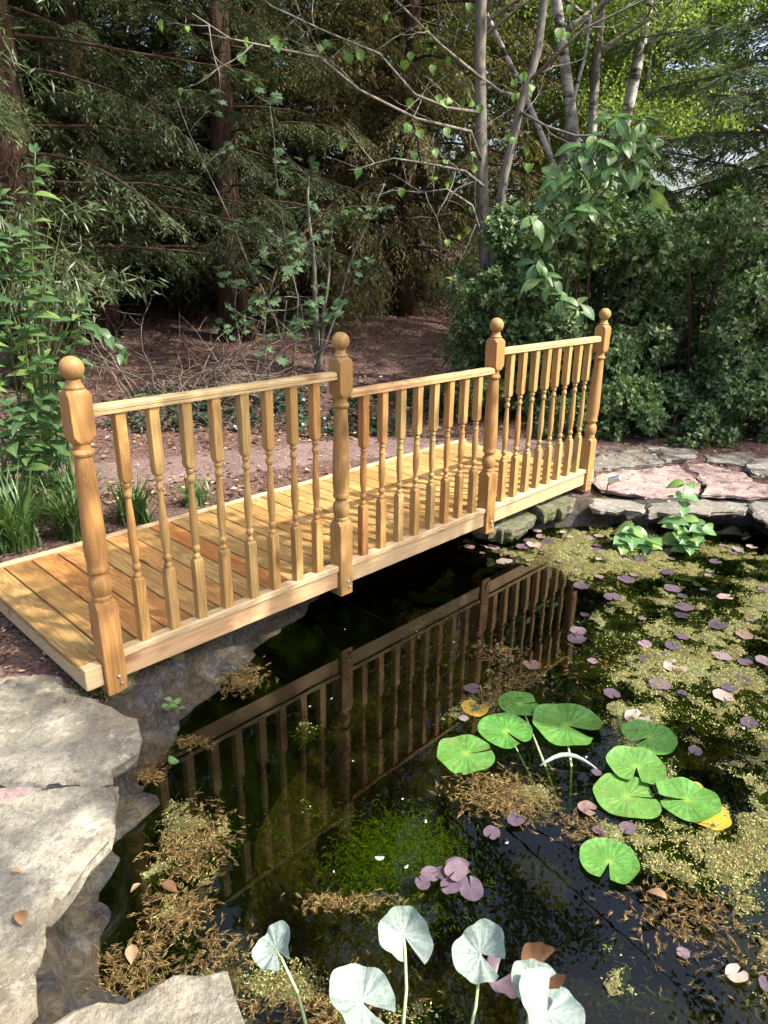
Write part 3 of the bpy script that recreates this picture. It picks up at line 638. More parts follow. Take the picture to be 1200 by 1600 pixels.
def make_broadleaf(seed, H, r0, zc, spread, mat_bark, mat_leaf, nleaf, ls, limbs=7, flat=.7, clump=.35, lean=(0, 0), lw=.62, sub=4):
    g = np.random.default_rng(seed); tr = MB(); li_ = MB(); tips = []
    n_ = 9; path = [np.array([lean[0] * (k / n_) ** 1.2 * H + (.035 + .02 * (seed % 3)) * math.sin(k * .9 + seed * 2), lean[1] * (k / n_) ** 1.4 * H + .05 * math.cos(k + seed), H * .86 * k / n_]) for k in range(n_ + 1)]
    tr.tube(path, [r0 * (1.25 if k == 0 else 1) * (1 - .85 * k / n_) + .008 for k in range(n_ + 1)], 10)
    for k in range(limbs):
        t_ = .0 + (k + g.random()) / limbs; z = zc + (H * .84 - zc) * t_; q = min(n_ - 1, int(z / (H * .86) * n_)); base = path[q] + (path[q + 1] - path[q]) * (z / (H * .86) * n_ - q)
        a = k * 2.4 + g.normal() * .4; L = spread * (1 - .55 * t_) * g.uniform(.75, 1.15)
        P = wander(base, (math.cos(a), math.sin(a), g.uniform(.25, .8)), L, 7, g, .14, .01); rb = r0 * .42 * (1 - .5 * t_)
        li_.tube(P, [rb * (1 - .85 * j / 7) + .004 for j in range(8)], 6)
        for s in range(sub):
            i0 = g.integers(2, 8); P2 = wander(P[i0], unit(P[min(7, i0)] - P[i0 - 1] + g.normal(size=3) * .7), L * g.uniform(.25, .5), 5, g, .2, .01)
            li_.tube(P2, [rb * .35 * (1 - .8 * j / 5) + .003 for j in range(6)], 4); tips += [P2[-1], P2[3], P2[2]]
        tips += [P[-1], P[5]]
    tips.append(path[-1]); T = np.array(tips); n_t = len(T)
    w = g.integers(0, n_t, nleaf); off = rdir(nleaf, 0, g) * (g.random(nleaf) ** .6)[:, None] * (clump * g.uniform(.6, 1.3, n_t)[w])[:, None]; off[:, 2] *= flat
    V, Fc = scatter(RHOMB, T[w] + off, rdir(nleaf, -.35, g), rdir(nleaf, .9, g), ls * g.uniform(.6, 1.25, nleaf), ls * lw * g.uniform(.7, 1.2, nleaf))
    return tr.mesh('trunk', mat_bark, True), li_.mesh('limbs', mat_bark, True), mesh_np('crown', V, Fc, mat_leaf)

# conifers -------------------------------------------------------------------------
CA = make_conifer(101, 14.0, .24, 1.5, 2.9, 1.1, 110, M['needle'], 26, 16, .075, .015, 40, 2.6)
CB = make_conifer(102, 17.0, .13, .55, 2.9, 1.6, 165, M['needle_brown'], 28, 13, .085, .017, 14, 1.6)
CC = make_conifer(103, 8.5, .2, 2.1, 2.8, .6, 92, M['needle_light'], 34, 14, .10, .016, 12, 2.6)
CD = make_conifer(104, 17.0, .25, .5, 3.3, 1.2, 110, M['needle'], 16, 9, .16, .042, 20, 2.0)
put_tree('conifer', CA, (-3.95, 8.2), .4, 1.0, 'dark conifer with a thick reddish trunk behind the leafy green shrub', 'conifers in the wood')
put_tree('conifer', CA, (-4.2, 10.9), 2.1, .85, 'dark conifer with a slimmer trunk behind the thick reddish one', 'conifers in the wood')
put_tree('conifer', CA, (-2.25, 10.9), 3.7, .85, 'dark conifer standing behind the tangle of dry twigs', 'conifers in the wood')
put_tree('conifer', CB, (.3, 13.0), 1.2, 1.15, 'bronze green conifer with drooping sprays over the open leaf litter', 'conifers in the wood')
put_tree('conifer', CB, (-1.5, 13.8), 3.3, 1.1, 'bronze green conifer half hidden behind the multi stemmed sapling', 'conifers in the wood')
put_tree('conifer', CC, (5.1, 9.0), 2.6, 1.0, 'grey green conifer hanging its boughs over the evergreen shrubs', 'conifers in the wood')
far = [(-3.1, 13.6, .9), (-5.3, 12.6, 2.8), (-.7, 16.2, 4.6), (-7.0, 12.8, 3.6), (-8.5, 15, 0), (-6.2, 14, 1.3), (-4.4, 16.5, 2.2), (-2.4, 15.5, 3.9), (-.6, 18.5, 5.0), (3.6, 19.5, 1.9), (6.5, 20, 3.1), (9, 17, 4.4), (-7.5, 10.5, 5.3), (-10, 19, 1.1), (.6, 22, 2.7), (-3.4, 21, 4.1), (-6.5, 20, .2), (4.5, 24, 3.3), (8, 25, 1.4), (12, 22, 2.9)]
for i, (x, y, a) in enumerate(far):
    put_tree('conifer', CD, (x, y), a, .85 + .3 * ((i * 37) % 10) / 10, 'dark conifer in the shadowy back rows of the wood', 'conifers deep in the wood')

# broadleaf trees ----------------------------------------------------------------------
DA = make_broadleaf(201, 9.0, .13, 2.2, 2.6, M['greybark'], M['leaf_yellow'], 26000, .085, 14, .75, .55)
DB = make_broadleaf(202, 8.5, .14, 1.2, 2.4, M['greybark'], M['leaf_mid'], 26000, .08, 13, .75, .5)
for i, (x, y, a, s) in enumerate([(2.6, 15.0, .3, 1.0), (5.0, 16.2, 1.9, 1.1), (7.4, 14.6, 3.2, 1.0), (1.7, 15.4, 4.4, 1.0), (-.3, 16.4, 5.4, 1.1), (4.2, 13.4, 2.5, .8)]):
    put_tree('broadleaf_tree', DA, (x, y), a, s, 'sunlit yellow green broadleaf tree behind the birch trunks', 'sunlit trees behind the birches')
put_tree('broadleaf_tree', DB, (-6.0, 8.0), 1.0, 1.0, 'mid green broadleaf tree beside the thick reddish conifer trunk', 'trees round the clearing')
BI = []
for i, (x, y, lx, ly, s) in enumerate([(2.95, 10.7, -.19, 0, 0), (2.98, 11.3, -.025, 0, 1), (3.34, 11.6, .03, .01, 2)]):
    me = make_broadleaf(210 + i, 9.5, (.10, .085, .11)[i], 3.6, 1.8, M['birch'], M['leaf_yellow'], 4500, .06, 9, .9, .5, (lx, ly))
    put_tree('birch_tree', me, (x, y), 0, 1, ['white birch with a trunk leaning away from the upright one', 'white upright birch between the two other birches', 'white birch with patchy grey bark next to the upright one'][i], 'birches behind the evergreen shrubs')
mb = MB(); mb.tube([(0, 0, 0), (-.55, .05, 1.0), (-1.05, .05, 1.9), (-1.6, .1, 2.7), (-2.4, .1, 3.7), (-3.0, .1, 4.3)], [.05, .046, .042, .036, .028, .014], 9); mb.tube([(-1.05, .05, 1.9), (-1.0, 0, 2.5), (-.85, 0, 3.1), (-.8, .0, 3.9)], [.035, .03, .022, .01], 7); mb.tube([(-1.6, .1, 2.7), (-2.0, 0, 2.75), (-2.5, .0, 3.0)], [.025, .018, .008], 6)
o = mb.obj('leaning_pole', M['birch'], None, True); o.location = (3.2, 10.3, gz(3.2, 10.3) + 1.0); o.location.z = gz(3.2, 10.3); o.scale = (.9, 1, 1.15); tag(o, 'pale leaning dead stem propped between the birches and the twin stemmed tree', 'dead tree')
# grey twin-stemmed tree with bare limbs and a few heart shaped leaves
g = np.random.default_rng(33)
T1 = empty('twin_stem_tree', (1.22, 8.5, gz(1.22, 8.5) - .05), 'slim grey twin stemmed tree with bare twiggy limbs and heart shaped leaves', 'tree')
z0 = T1.location.z
def rel(p): return np.array([p[0] - 1.22, p[1] - 8.5, p[2] - z0])
mb = MB(); mb.tube([rel(p) for p in [(1.24, 8.5, z0), (1.18, 8.5, .66), (1.11, 8.5, 1.66), (1.0, 8.5, 2.76), (.93, 8.5, 3.66), (.90, 8.5, 4.6), (.95, 8.5, 6.5), (1.0, 8.6, 8.5), (1.1, 8.6, 11.6)]], [.09, .076, .07, .066, .06, .055, .048, .038, .015], 12); mb.obj('stem', M['greybark'], T1, True)
mb = MB(); mb.tube([rel(p) for p in [(1.16, 8.46, 1.2), (1.20, 8.4, 2.0), (1.24, 8.4, 2.6), (1.36, 8.4, 3.24), (1.50, 8.4, 3.75), (1.55, 8.4, 4.5), (1.7, 8.5, 6.0), (1.9, 8.6, 7.6)]], [.052, .052, .05, .046, .042, .036, .026, .012], 10); mb.obj('stem', M['greybark'], T1, True)
HL = leaf_mesh('heart_leaf', lambda t: .46 * math.sin(math.pi * min(1, t * .9 + .12)) ** .8 * (1 - t ** 3), .25, .2, M['heart_leaf'])
tw = MB(); spots = []
limbs = [[(.98, 8.4, 2.75), (.84, 8.2, 2.99), (.27, 8.0, 3.07), (-.3, 7.8, 3.28), (-.65, 7.6, 3.5), (-1.03, 7.4, 3.52), (-1.39, 7.2, 3.54), (-1.66, 7.0, 3.67)],
         [(1.02, 8.4, 2.5), (.8, 8.2, 2.62), (.45, 8.0, 2.66), (.05, 7.9, 2.7), (-.3, 7.8, 2.6)], [(.95, 8.4, 3.2), (.6, 8.2, 3.2), (.25, 8.1, 3.3), (-.1, 7.9, 3.6), (-.6, 7.8, 3.75), (-1.1, 7.6, 3.9)],
         [(1.36, 8.35, 3.2), (1.6, 8.2, 3.05), (1.9, 8.1, 2.95), (2.3, 8.0, 2.95), (2.8, 7.9, 2.92)], [(1.45, 8.35, 3.5), (1.9, 8.2, 3.9), (2.5, 8.1, 4.15), (3.0, 8.0, 4.3)], [(1.05, 8.4, 1.95), (.9, 8.3, 2.3), (.62, 8.2, 2.45), (.3, 8.1, 2.4)],
         [(.95, 8.4, 3.5), (.5, 8.2, 3.75), (.0, 8, 4.1), (-.6, 7.8, 4.3)]]
for L in limbs:
    P = np.array([rel(p) for p in L]); k = len(P); tw.tube(P, [.015 * (1 - .8 * j / (k - 1)) + .003 for j in range(k)], 6)
    for q in range(9):
        i0 = g.integers(1, k); f_ = g.random(); b0 = P[i0 - 1] * (1 - f_) + P[i0] * f_; dv = unit(P[i0] - P[i0 - 1] + g.normal(size=3) * .6)
        P2 = wander(b0, dv, g.uniform(.3, .9), 6, g, .13, .01); tw.tube(P2, [.007, .006, .005, .004, .003, .0025, .002], 4); spots.append((P2[-1], P2[-1] - P2[-2])); spots.append((P2[3], g.normal(size=3)))
        for w in range(2): P3 = wander(P2[3], unit(dv + g.normal(size=3) * .8), g.uniform(.15, .4), 4, g, .15); tw.tube(P3, [.004, .003, .0025, .002, .0015], 3); spots.append((P3[-1], P3[-1] - P3[-2]))
tw.obj('limbs', M['greybark'], T1, True)
n_ = 11000; cw = np.array([(g.normal() * 1.3 + .3, g.normal() * 1.2 - .6, g.uniform(4.6, 11.5)) for q in range(46)]); cr_ = MB()
for q in range(46): zq = min(10.0, max(3.6, cw[q][2] - 1.1)); cr_.tube([(float(np.interp(zq + z0, [3.66, 4.6, 6.5, 8.5, 11.6], [.93, .90, .95, 1.0, 1.1])) - 1.22, float(np.interp(zq + z0, [6.5, 8.5, 11.6], [0, .1, .1])), zq), (cw[q][0] * .5, cw[q][1] * .5, (zq + cw[q][2]) / 2 + .15), tuple(cw[q])], [.022, .014, .005], 5)
cr_.obj('upper_limbs', M['greybark'], T1, True)
w_ = g.integers(0, 46, n_); V, Fc = scatter(RHOMB, cw[w_] + rdir(n_, 0, g) * (g.random(n_) ** .6 * .55)[:, None], rdir(n_, -.35, g), rdir(n_, .9, g), g.uniform(.05, .10, n_), g.uniform(.04, .07, n_)); link('crown', mesh_np('crown', V, Fc, M['leaf_mid']), T1)  # unseen high crown, added to keep open sky out of the pond reflection
hearts = [(.52, 8.0, 3.24), (.61, 8.0, 3.24), (.83, 8.0, 3.23), (.88, 8.0, 3.2), (1.31, 8.1, 3.5), (1.23, 8.1, 3.44), (1.4, 8.1, 3.4), (-.31, 7.8, 3.6), (-.40, 7.8, 3.58), (-.65, 7.7, 3.62), (-.58, 7.7, 3.66), (-1.05, 7.4, 3.6), (-1.0, 7.4, 3.56), (-1.26, 7.3, 3.58), (-1.33, 7.3, 3.46), (.21, 8, 3.02), (.3, 8, 2.97), (1.2, 8.1, 2.95), (1.28, 8.1, 2.92), (2.6, 7.9, 2.95), (2.7, 7.9, 2.9), (2.5, 7.9, 3.0), (.47, 8, 3.28)]
for p in hearts: place_leaf(HL, T1, rel(p), (g.normal() * .6, -.4 + g.normal() * .4, -.8), (g.normal() * .4, -1, .3), g.uniform(.075, .115))
for j in g.choice(len(spots), 70, replace=False): place_leaf(HL, T1, spots[j][0], spots[j][1] + np.array([0, 0, -.2]), (0, -.6, .8), g.uniform(.06, .11))

# unseen shade trees round the pond, right of the bridge, added to throw dappled shade
SH = make_broadleaf(220, 8.2, .16, 3.6, 2.5, M['greybark'], M['leaf_mid'], 4600, .11, 11, .75, .5)
SH2 = make_broadleaf(221, 11, .2, 3.0, 3.4, M['greybark'], M['leaf_mid'], 7500, .13, 16, .8, .8)
put_tree('shade_tree', SH, (3.7, 1.5), 1.0, .95, 'unseen broadleaf tree added on the near bank to shade the first bridge bay', 'trees shading the pond')
put_tree('shade_tree', SH2, (8.8, 5.2), 2.0, 1.0, 'tall unseen broadleaf tree added on the right bank to shade the wood edge', 'trees shading the pond')

# ------------------------------------------------------------------ evergreen shrubs
def make_shrub(seed, rx, ry, H, nsprig, mat_leaf, ls, lw=.5, per=8, lumps=26, spread=.06):
    g = np.random.default_rng(seed); C_ = []
    for k in range(lumps):
        a = g.uniform(0, 6.28); zz = g.uniform(.06, .97); rr = math.sqrt(max(.05, 1 - (max(0, zz - .45) / .56) ** 2)) * math.sqrt(g.uniform(.15, 1))
        C_.append((rx * rr * math.cos(a) * .8, ry * rr * math.sin(a) * .8, zz * H * .92, g.uniform(.2, .36) * min(rx, H * .5)))
    C_ = np.array(C_); w = g.integers(0, lumps, nsprig); dv = rdir(nsprig, .15, g); rad = (C_[w, 3] * g.uniform(.55, 1.08, nsprig))[:, None]
    P = C_[w, :3] + dv * rad; P[:, 2] = np.abs(P[:, 2]) + .02; parts = []
    out = unit(dv + g.normal(size=(nsprig, 3)) * .35 + np.array([0, 0, .25]))
    for q in range(per):
        a = q * 2.4; s_ = unit(np.cross(out, rdir(nsprig, 0, g))); pos = P + out * (spread * q / per) * g.uniform(.7, 1.3, nsprig)[:, None]
        D = unit(out * (.25 + .5 * q / per) + s_); parts.append(scatter(RHOMB, pos, D, unit(out + .3 * g.normal(size=(nsprig, 3))), ls * g.uniform(.7, 1.25, nsprig), ls * lw * g.uniform(.8, 1.2, nsprig)))
    V, Fc = join(parts); st = MB()
    for k in range(lumps):
        p = C_[k]; P2 = np.array([(p[0] * .08, p[1] * .08, 0), (p[0] * .35, p[1] * .35, p[2] * .45), (p[0] * .8, p[1] * .8, p[2] * .85), tuple(p[:3])]); st.tube(P2, [.022, .016, .01, .005], 5)
    return st.mesh('stems', M['dark_twig']), mesh_np('foliage', V, Fc, mat_leaf)
SA = make_shrub(301, .95, .75, 2.6, 3600, M['hedge'], .062, .52)
SB = make_shrub(302, .85, .70, 2.25, 2600, M['hedge'], .058, .55)
SC = make_shrub(303, .75, .45, .85, 1500, M['hedge'], .056, .55, 8, 18)
SD = make_shrub(304, .95, .7, 2.45, 3000, M['hedge2'], .085, .22)
SE = make_shrub(305, .6, .5, 2.3, 2200, M['ivy'], .075, .8, 5, 22)
sn = ('stems', 'foliage')
put_tree('evergreen_shrub', SA, (2.05, 7.45), .3, 1.0, 'tall dark evergreen shrub behind the last bridge post', 'evergreen shrubs on the far bank', 'shrub', sn)
put_tree('evergreen_shrub', SB, (1.30, 7.75), 1.3, .92, 'loose evergreen shrub round the foot of the grey twin stemmed tree', 'evergreen shrubs on the far bank', 'shrub', sn)
put_tree('evergreen_shrub', SA, (3.15, 7.35), 2.5, .88, 'broad evergreen shrub behind the grey flagstone with a fallen leaf', 'evergreen shrubs on the far bank', 'shrub', sn)
put_tree('evergreen_shrub', SB, (3.95, 7.2), 4.0, .82, 'evergreen shrub in front of the dark ivy column', 'evergreen shrubs on the far bank', 'shrub', sn)
put_tree('evergreen_shrub', SC, (1.95, 6.85), .2, .9, 'low evergreen shrub behind the end post of the bridge', 'low evergreen shrubs edging the far bank', 'shrub', sn)
put_tree('evergreen_shrub', SC, (2.75, 6.72), 2.2, .95, 'low evergreen shrub behind the pair of grey flagstones', 'low evergreen shrubs edging the far bank', 'shrub', sn)
put_tree('evergreen_shrub', SC, (3.65, 6.8), 4.1, .95, 'low evergreen shrub beside the half buried flagstone', 'low evergreen shrubs edging the far bank', 'shrub', sn)
put_tree('evergreen_shrub', SC, (.95, 7.35), 5.0, .75, 'small evergreen shrub spilling over the leaf litter by the third post', 'low evergreen shrubs edging the far bank', 'shrub', sn)
put_tree('yew_shrub', SD, (3.7, 8.5), .9, 1.0, 'bright green feathery yew behind the broad evergreen shrub', None, 'shrub', sn)
put_tree('yew_shrub', SD, (2.6, 8.7), 2.9, .95, 'feathery green yew behind the large leaved sapling', None, 'shrub', sn)
put_tree('ivy_column', SE, (4.55, 7.5), .0, 1.0, 'dark ivy clad stump at the right of the evergreen shrubs', None, 'ivy', sn)

# large-leaved sapling pushing out of the shrubs
BL = [leaf_mesh('big_leaf', lambda t: .23 * math.sin(math.pi * t ** 1.35) ** .9 + .004, .18, .18 + .14 * k, M['big_leaf'], 8, .004, k) for k in range(3)]
LS = empty('large_leaved_sapling', (1.75, 6.75, gz(1.75, 6.75)), 'sapling with whorls of big pale green leaves growing out of the evergreen shrubs', 'sapling')
zb = LS.location.z; rl = lambda p: np.array([p[0] - 1.75, p[1] - 6.75, p[2] - zb])
whorls = [(1.31, 6.3, 2.24), (1.5, 6.3, 2.46), (1.45, 6.25, 2.12), (1.63, 6.3, 2.68), (1.93, 6.35, 2.72), (1.99, 6.35, 2.82), (1.72, 6.3, 2.46), (1.87, 6.3, 2.60), (1.33, 6.25, 1.62), (1.45, 6.2, 1.48), (1.63, 6.2, 1.40), (1.40, 6.3, 2.4), (1.78, 6.3, 2.8), (1.58, 6.35, 2.28), (1.22, 6.3, 2.12), (1.80, 6.35, 2.44), (2.08, 6.4, 2.66), (1.55, 6.3, 2.6), (1.7, 6.4, 2.2), (2.0, 6.45, 2.5), (1.35, 6.35, 2.0), (1.28, 6.3, 1.75), (2.15, 6.5, 2.4)]
st = MB()
st.tube([(0, .6, 0), (.02, .58, 1.0), (.0, .55, 1.8), (.05, .5, 2.35)], [.022, .018, .014, .008], 7)
for w, p in enumerate(whorls):
    P = rl(p); hz = max(.3, P[2] - .25); st.tube([(0, .57, hz - .15), (P[0] * .4, .35 + P[1] * .25, hz), (P[0] * .8, P[1] * .7 + .05, P[2] - .04), P], [.010, .008, .006, .004], 5)
    k0 = g.uniform(0, 6.28); nl = 7
    for q in range(nl):
        a = k0 + q * 6.283 / nl + g.normal() * .25; D = np.array([math.cos(a), -.3 + math.sin(a) * .6, -.3 + .5 * math.sin(a) + g.normal() * .25]); place_leaf(BL[q % 3], LS, P + g.normal(size=3) * .03, D, (g.normal() * .5, -.5 + g.normal() * .3, .8), g.uniform(.09, .24))
st.obj('stems', M['stem'], LS, True)

# ------------------------------------------------------------------ plants on the left
SL = [leaf_mesh('shrub_leaf', lambda t: .27 * math.sin(math.pi * t ** .8) ** .9 * (1 - .35 * t) + .004, .2, .12 + .15 * k, M['shrub_leaf'], 7, .006, 10 + k) for k in range(3)]
def leafy_shrub(loc, stems, label, seed, step=.105, size=(.09, .15)):
    g = np.random.default_rng(seed); e = empty('leafy_shrub', (loc[0], loc[1], gz(*loc)), label, 'shrub'); z_ = e.location.z; sm_ = MB()
    for pts in stems:
        P = np.array([(p[0] - loc[0], p[1] - loc[1], p[2] - z_) for p in pts]); k = 24; t_ = np.linspace(0, 1, k) * (len(P) - 1); i0 = np.minimum(t_.astype(int), len(P) - 2); fr = (t_ - i0)[:, None]
        Q = P[i0] * (1 - fr) + P[i0 + 1] * fr
        for _ in range(3): Q[1:-1] = (Q[:-2] + Q[1:-1] * 2 + Q[2:]) / 4
        sm_.tube(Q, [.009 * (1 - .75 * j / (k - 1)) for j in range(k)], 6); Ls = np.linalg.norm(np.diff(Q, axis=0), axis=1).sum(); nn = int(Ls / step)
        for j in range(max(2, int(nn * .18)), nn + 1):
            q = min(k - 2, int(j / nn * (k - 1))); T = unit(Q[q + 1] - Q[q]); a0 = j * 1.57 + g.normal() * .4
            for sgn in (0, math.pi):
                a = a0 + sgn; D = np.array([math.cos(a), math.sin(a), 0]) + T * .5 + np.array([0, 0, -.35]); place_leaf(SL[g.integers(0, 3)], e, Q[q], D, (g.normal() * .3, -.35, .9), g.uniform(*size) * (1 - .4 * (j / nn) ** 3))
        for q in range(4): place_leaf(SL[0], e, Q[-1], (g.normal() * .6, g.normal() * .6, .8), (0, -.7, .5), g.uniform(.05, .08))
    sm_.obj('stems', M['stem'], e, True); return e
leafy_shrub((-2.25, 4.55), [[(-2.25, 4.5, .2), (-2.3, 4.4, .6), (-2.25, 4.35, 1.0), (-2.05, 4.3, 1.2)], [(-2.3, 4.5, .2), (-2.2, 4.4, .7), (-2.2, 4.4, 1.3), (-2.0, 4.4, 1.65)], [(-2.35, 4.5, .2), (-2.45, 4.5, 1.2), (-2.4, 4.5, 1.75), (-2.25, 4.5, 2.1)], [(-2.25, 4.55, .2), (-2.22, 4.6, 1.15), (-2.17, 4.6, 1.76), (-2.06, 4.6, 2.33)], [(-2.3, 4.5, .2), (-2.38, 4.55, 1.0), (-2.34, 4.6, 1.6), (-2.2, 4.5, 1.9)], [(-2.2, 4.5, .2), (-2.1, 4.4, .8), (-1.95, 4.4, 1.25), (-1.8, 4.4, 1.5)],
            [(-2.3, 4.5, .2), (-2.5, 4.4, .8), (-2.52, 4.4, 1.2), (-2.45, 4.3, 1.5)], [(-2.2, 4.45, .2), (-2.05, 4.3, .6), (-1.98, 4.2, .9), (-1.86, 4.15, 1.05)]], 'tall leafy green shrub standing behind the first ball topped post', 41, .085, (.12, .21))
leafy_shrub((-2.5, 4.2), [[(-2.5, 4.2, .2), (-2.45, 4.2, .7), (-2.4, 4.2, 1.1), (-2.3, 4.15, 1.35)], [(-2.45, 4.2, .2), (-2.3, 4.15, .6), (-2.15, 4.1, .85), (-2.0, 4.1, .95)], [(-2.55, 4.2, .2), (-2.6, 4.2, .8), (-2.6, 4.2, 1.3)], [(-2.4, 4.15, .2), (-2.2, 4.1, .5), (-2.1, 4.1, .7)]], 'low leafy shrub between the sedge and the tall leafy shrub', 47, .09, (.12, .20))
leafy_shrub((-2.0, 4.35), [[(-2.0, 4.35, .2), (-1.98, 4.3, .9), (-1.80, 4.3, 1.42), (-1.66, 4.3, 1.36), (-1.56, 4.28, 1.2)], [(-2.05, 4.35, .2), (-2.15, 4.2, .6), (-2.2, 4.1, .95)]], 'smaller leafy shrub with an arching shoot over the first handrail', 43, .13, (.12, .17))
def bamboo(loc, label, seed, n, zr, rad, cnt):
    g = np.random.default_rng(seed); e = empty('bamboo', (loc[0], loc[1], gz(*loc)), label, 'bamboo'); st = MB(); Pp, Dd = [], []
    for k in range(n):
        a = g.uniform(0, 6.28); h = g.uniform(*zr); rr = rad * g.uniform(.4, 1.0); tip = np.array([rr * math.cos(a), rr * math.sin(a), h]); P = np.array([(tip[0] * .05, tip[1] * .05, 0), (tip[0] * .15, tip[1] * .15, h * .55), (tip[0] * .5, tip[1] * .5, h * .95), (tip[0] * .85, tip[1] * .85, h), (tip[0] * 1.15, tip[1] * 1.15, h * .93)])
        st.tube(P, [.007, .006, .004, .003, .0015], 5)
        t_ = g.uniform(1.4, 4, cnt); i0 = np.minimum(t_.astype(int), 3); fr = (t_ - i0)[:, None]; Q = P[i0] * (1 - fr) + P[i0 + 1] * fr + g.normal(size=(cnt, 3)) * .05; Pp.append(Q); Dd.append(unit(unit(tip)[None] * np.array([1, 1, 0]) + g.normal(size=(cnt, 3)) * .6 + np.array([0, 0, -.55])))
    Pp = np.concatenate(Pp); Dd = np.concatenate(Dd); n_ = len(Pp); V, Fc = scatter(RHOMB, Pp, Dd, rdir(n_, 1.0, g), g.uniform(.07, .14, n_), g.uniform(.012, .02, n_))
    st.obj('canes', M['stem'], e, True); link('foliage', mesh_np('foliage', V, Fc, M['bamboo']), e); return e
bamboo((-2.75, 5.6), 'arching bamboo clump with narrow leaves between the leafy shrub and dry twigs', 51, 24, (1.2, 2.0), 1.0, 60)
bamboo((-3.15, 5.0), 'taller bamboo clump reaching past the thick reddish trunk', 52, 20, (2.4, 4.2), 1.0, 80)
def sedge(loc, label, seed, n, L):
    g = np.random.default_rng(seed); e = empty('sedge_clump', (loc[0], loc[1], gz(*loc)), label, 'grass clump', 'sedge clumps beside the deck'); V, Fc = [], []
    for k in range(n):
        a = g.uniform(0, 6.28); l = L * g.uniform(.6, 1.2); w = g.uniform(.004, .008); d = np.array([math.cos(a), math.sin(a)]); s = np.array([-d[1], d[0]]); b0 = g.normal(size=2) * .04; lean_ = g.uniform(.25, .8); bI = len(V)
        for j in range(6):
            t_ = j / 5; rr = l * lean_ * t_ ** 1.5; z_ = l * (t_ * (1 - .1 * lean_) - lean_ * .62 * t_ ** 2.3); ww = w * (1 - t_ ** 2) + .0006
            c = b0 + d * rr; V += [(c[0] - s[0] * ww, c[1] - s[1] * ww, z_), (c[0] + s[0] * ww, c[1] + s[1] * ww, z_)]
        for j in range(5): q = bI + j * 2; Fc.append((q, q + 1, q + 3, q + 2))
    link('blades', mesh_np('blades', V, Fc, M['grass'], True), e); return e
for i, (x, y, n_, L) in enumerate([(-2.12, 3.80, 170, .56), (-1.86, 4.0, 150, .50), (-2.32, 4.1, 170, .62), (-1.60, 4.28, 110, .40), (-2.0, 4.3, 140, .55), (-1.3, 4.62, 80, .26), (-2.55, 3.7, 150, .56)]):
    sedge((x, y), 'tuft of arching green sedge at the back edge of the deck', 60 + i, n_, L)

# saplings with lobed leaves -------------------------------------------------------------
def lobed():
    pts = []; lob = [(0, .0), (.30, -.02), (.16, .16), (.52, .22), (.30, .36), (.46, .68), (.18, .62), (0, 1.0)]
    out = lob + [(-x, y) for x, y in lob[-2:0:-1]]; V = [(0, .35, .02)] + [(x, y, .10 * abs(x) - .12 * y * y) for x, y in out]; n_ = len(out)
    return mesh_np('lobed_leaf', V, [(0, 1 + i, 1 + (i + 1) % n_) for i in range(n_)], M['maple_leaf'])
ML = lobed()
def sapling(loc, stems, label, seed, nleaf, size):
    g = np.random.default_rng(seed); e = empty('sapling', (loc[0], loc[1], gz(*loc) - .02), label, 'sapling'); z_ = e.location.z; sm_ = MB(); ends = []
    for (dx, dy, h, r_) in stems:
        P = wander((g.normal() * .04, g.normal() * .04, 0), (dx, dy, 1), h, 9, g, .10); sm_.tube(P, [r_ * (1 - .8 * j / 9) + .002 for j in range(10)], 7)
        for q in range(7):
            b0 = P[g.integers(3, 10)]; P2 = wander(b0, (g.normal(), g.normal() - .5, .35), g.uniform(.25, .7), 5, g, .18); sm_.tube(P2, [.006, .005, .004, .003, .0025, .002], 4); ends += [P2[-1], P2[-2], P2[3]]
    for j in range(nleaf):
        p = ends[j % len(ends)] + g.normal(size=3) * .04; a = g.uniform(0, 6.28); place_leaf(ML, e, p, (math.cos(a), math.sin(a), -.35), (g.normal() * .35, -.5, .8), g.uniform(*size))
    sm_.obj('stems', M['greybark'], e, True); return e
sapling((-.86, 9.0), [(-.02, 0, 2.3, .042), (.10, 0, 1.9, .030), (-.2, -.1, 1.5, .014), (.15, .1, 2.4, .018)], 'multi stemmed sapling with lobed leaves beyond the second ball topped post', 71, 110, (.08, .15))
sapling((-1.55, 8.4), [(.3, 0, 1.4, .011), (-.3, 0, 1.2, .010), (.6, -.1, 1.1, .010)], 'thin sapling with lobed leaves beside the dry twigs', 72, 80, (.08, .15))
sapling((-1.2, 8.8), [(.0, 0, 3.3, .011), (.16, -.1, 3.0, .010)], 'slender tall sapling with leaves high against the dark conifers', 73, 70, (.08, .14))

# dead branches ---------------------------------------------------------------------------
def brush(loc, label, seed, n, L, h):
    g = np.random.default_rng(seed); mb = MB(); 
    for k in range(n):
        a = g.uniform(0, 6.28); P = wander((g.normal() * .25, g.normal() * .2, g.uniform(0, .15)), (math.cos(a) * .9, math.sin(a) * .5, g.uniform(.15, 1.1)), L * g.uniform(.5, 1.2), 9, g, .17, -.05); r_ = g.uniform(.004, .010)
        P[:, 2] = np.maximum(P[:, 2], -.02)
        mb.tube(P, [r_ * (1 - .75 * j / 9) + .001 for j in range(10)], 5)
        for q in range(5):
            P2 = wander(P[g.integers(2, 9)], rdir(1, .1, g)[0], L * g.uniform(.15, .45), 5, g, .22); mb.tube(P2, [.004, .0035, .003, .0025, .002, .0015], 3)
    o = mb.obj('dead_brush', M['twig'], None, True); o.location = (loc[0], loc[1], gz(*loc)); return tag(o, label, 'dead branches', 'heaps of dry twigs')
brush((-1.75, 7.7), 'tangle of dry grey twigs below the thin sapling', 81, 15, 1.3, .8)
brush((-2.45, 7.6), 'tangle of dry grey twigs next to the bamboo', 82, 18, 1.3, .9)
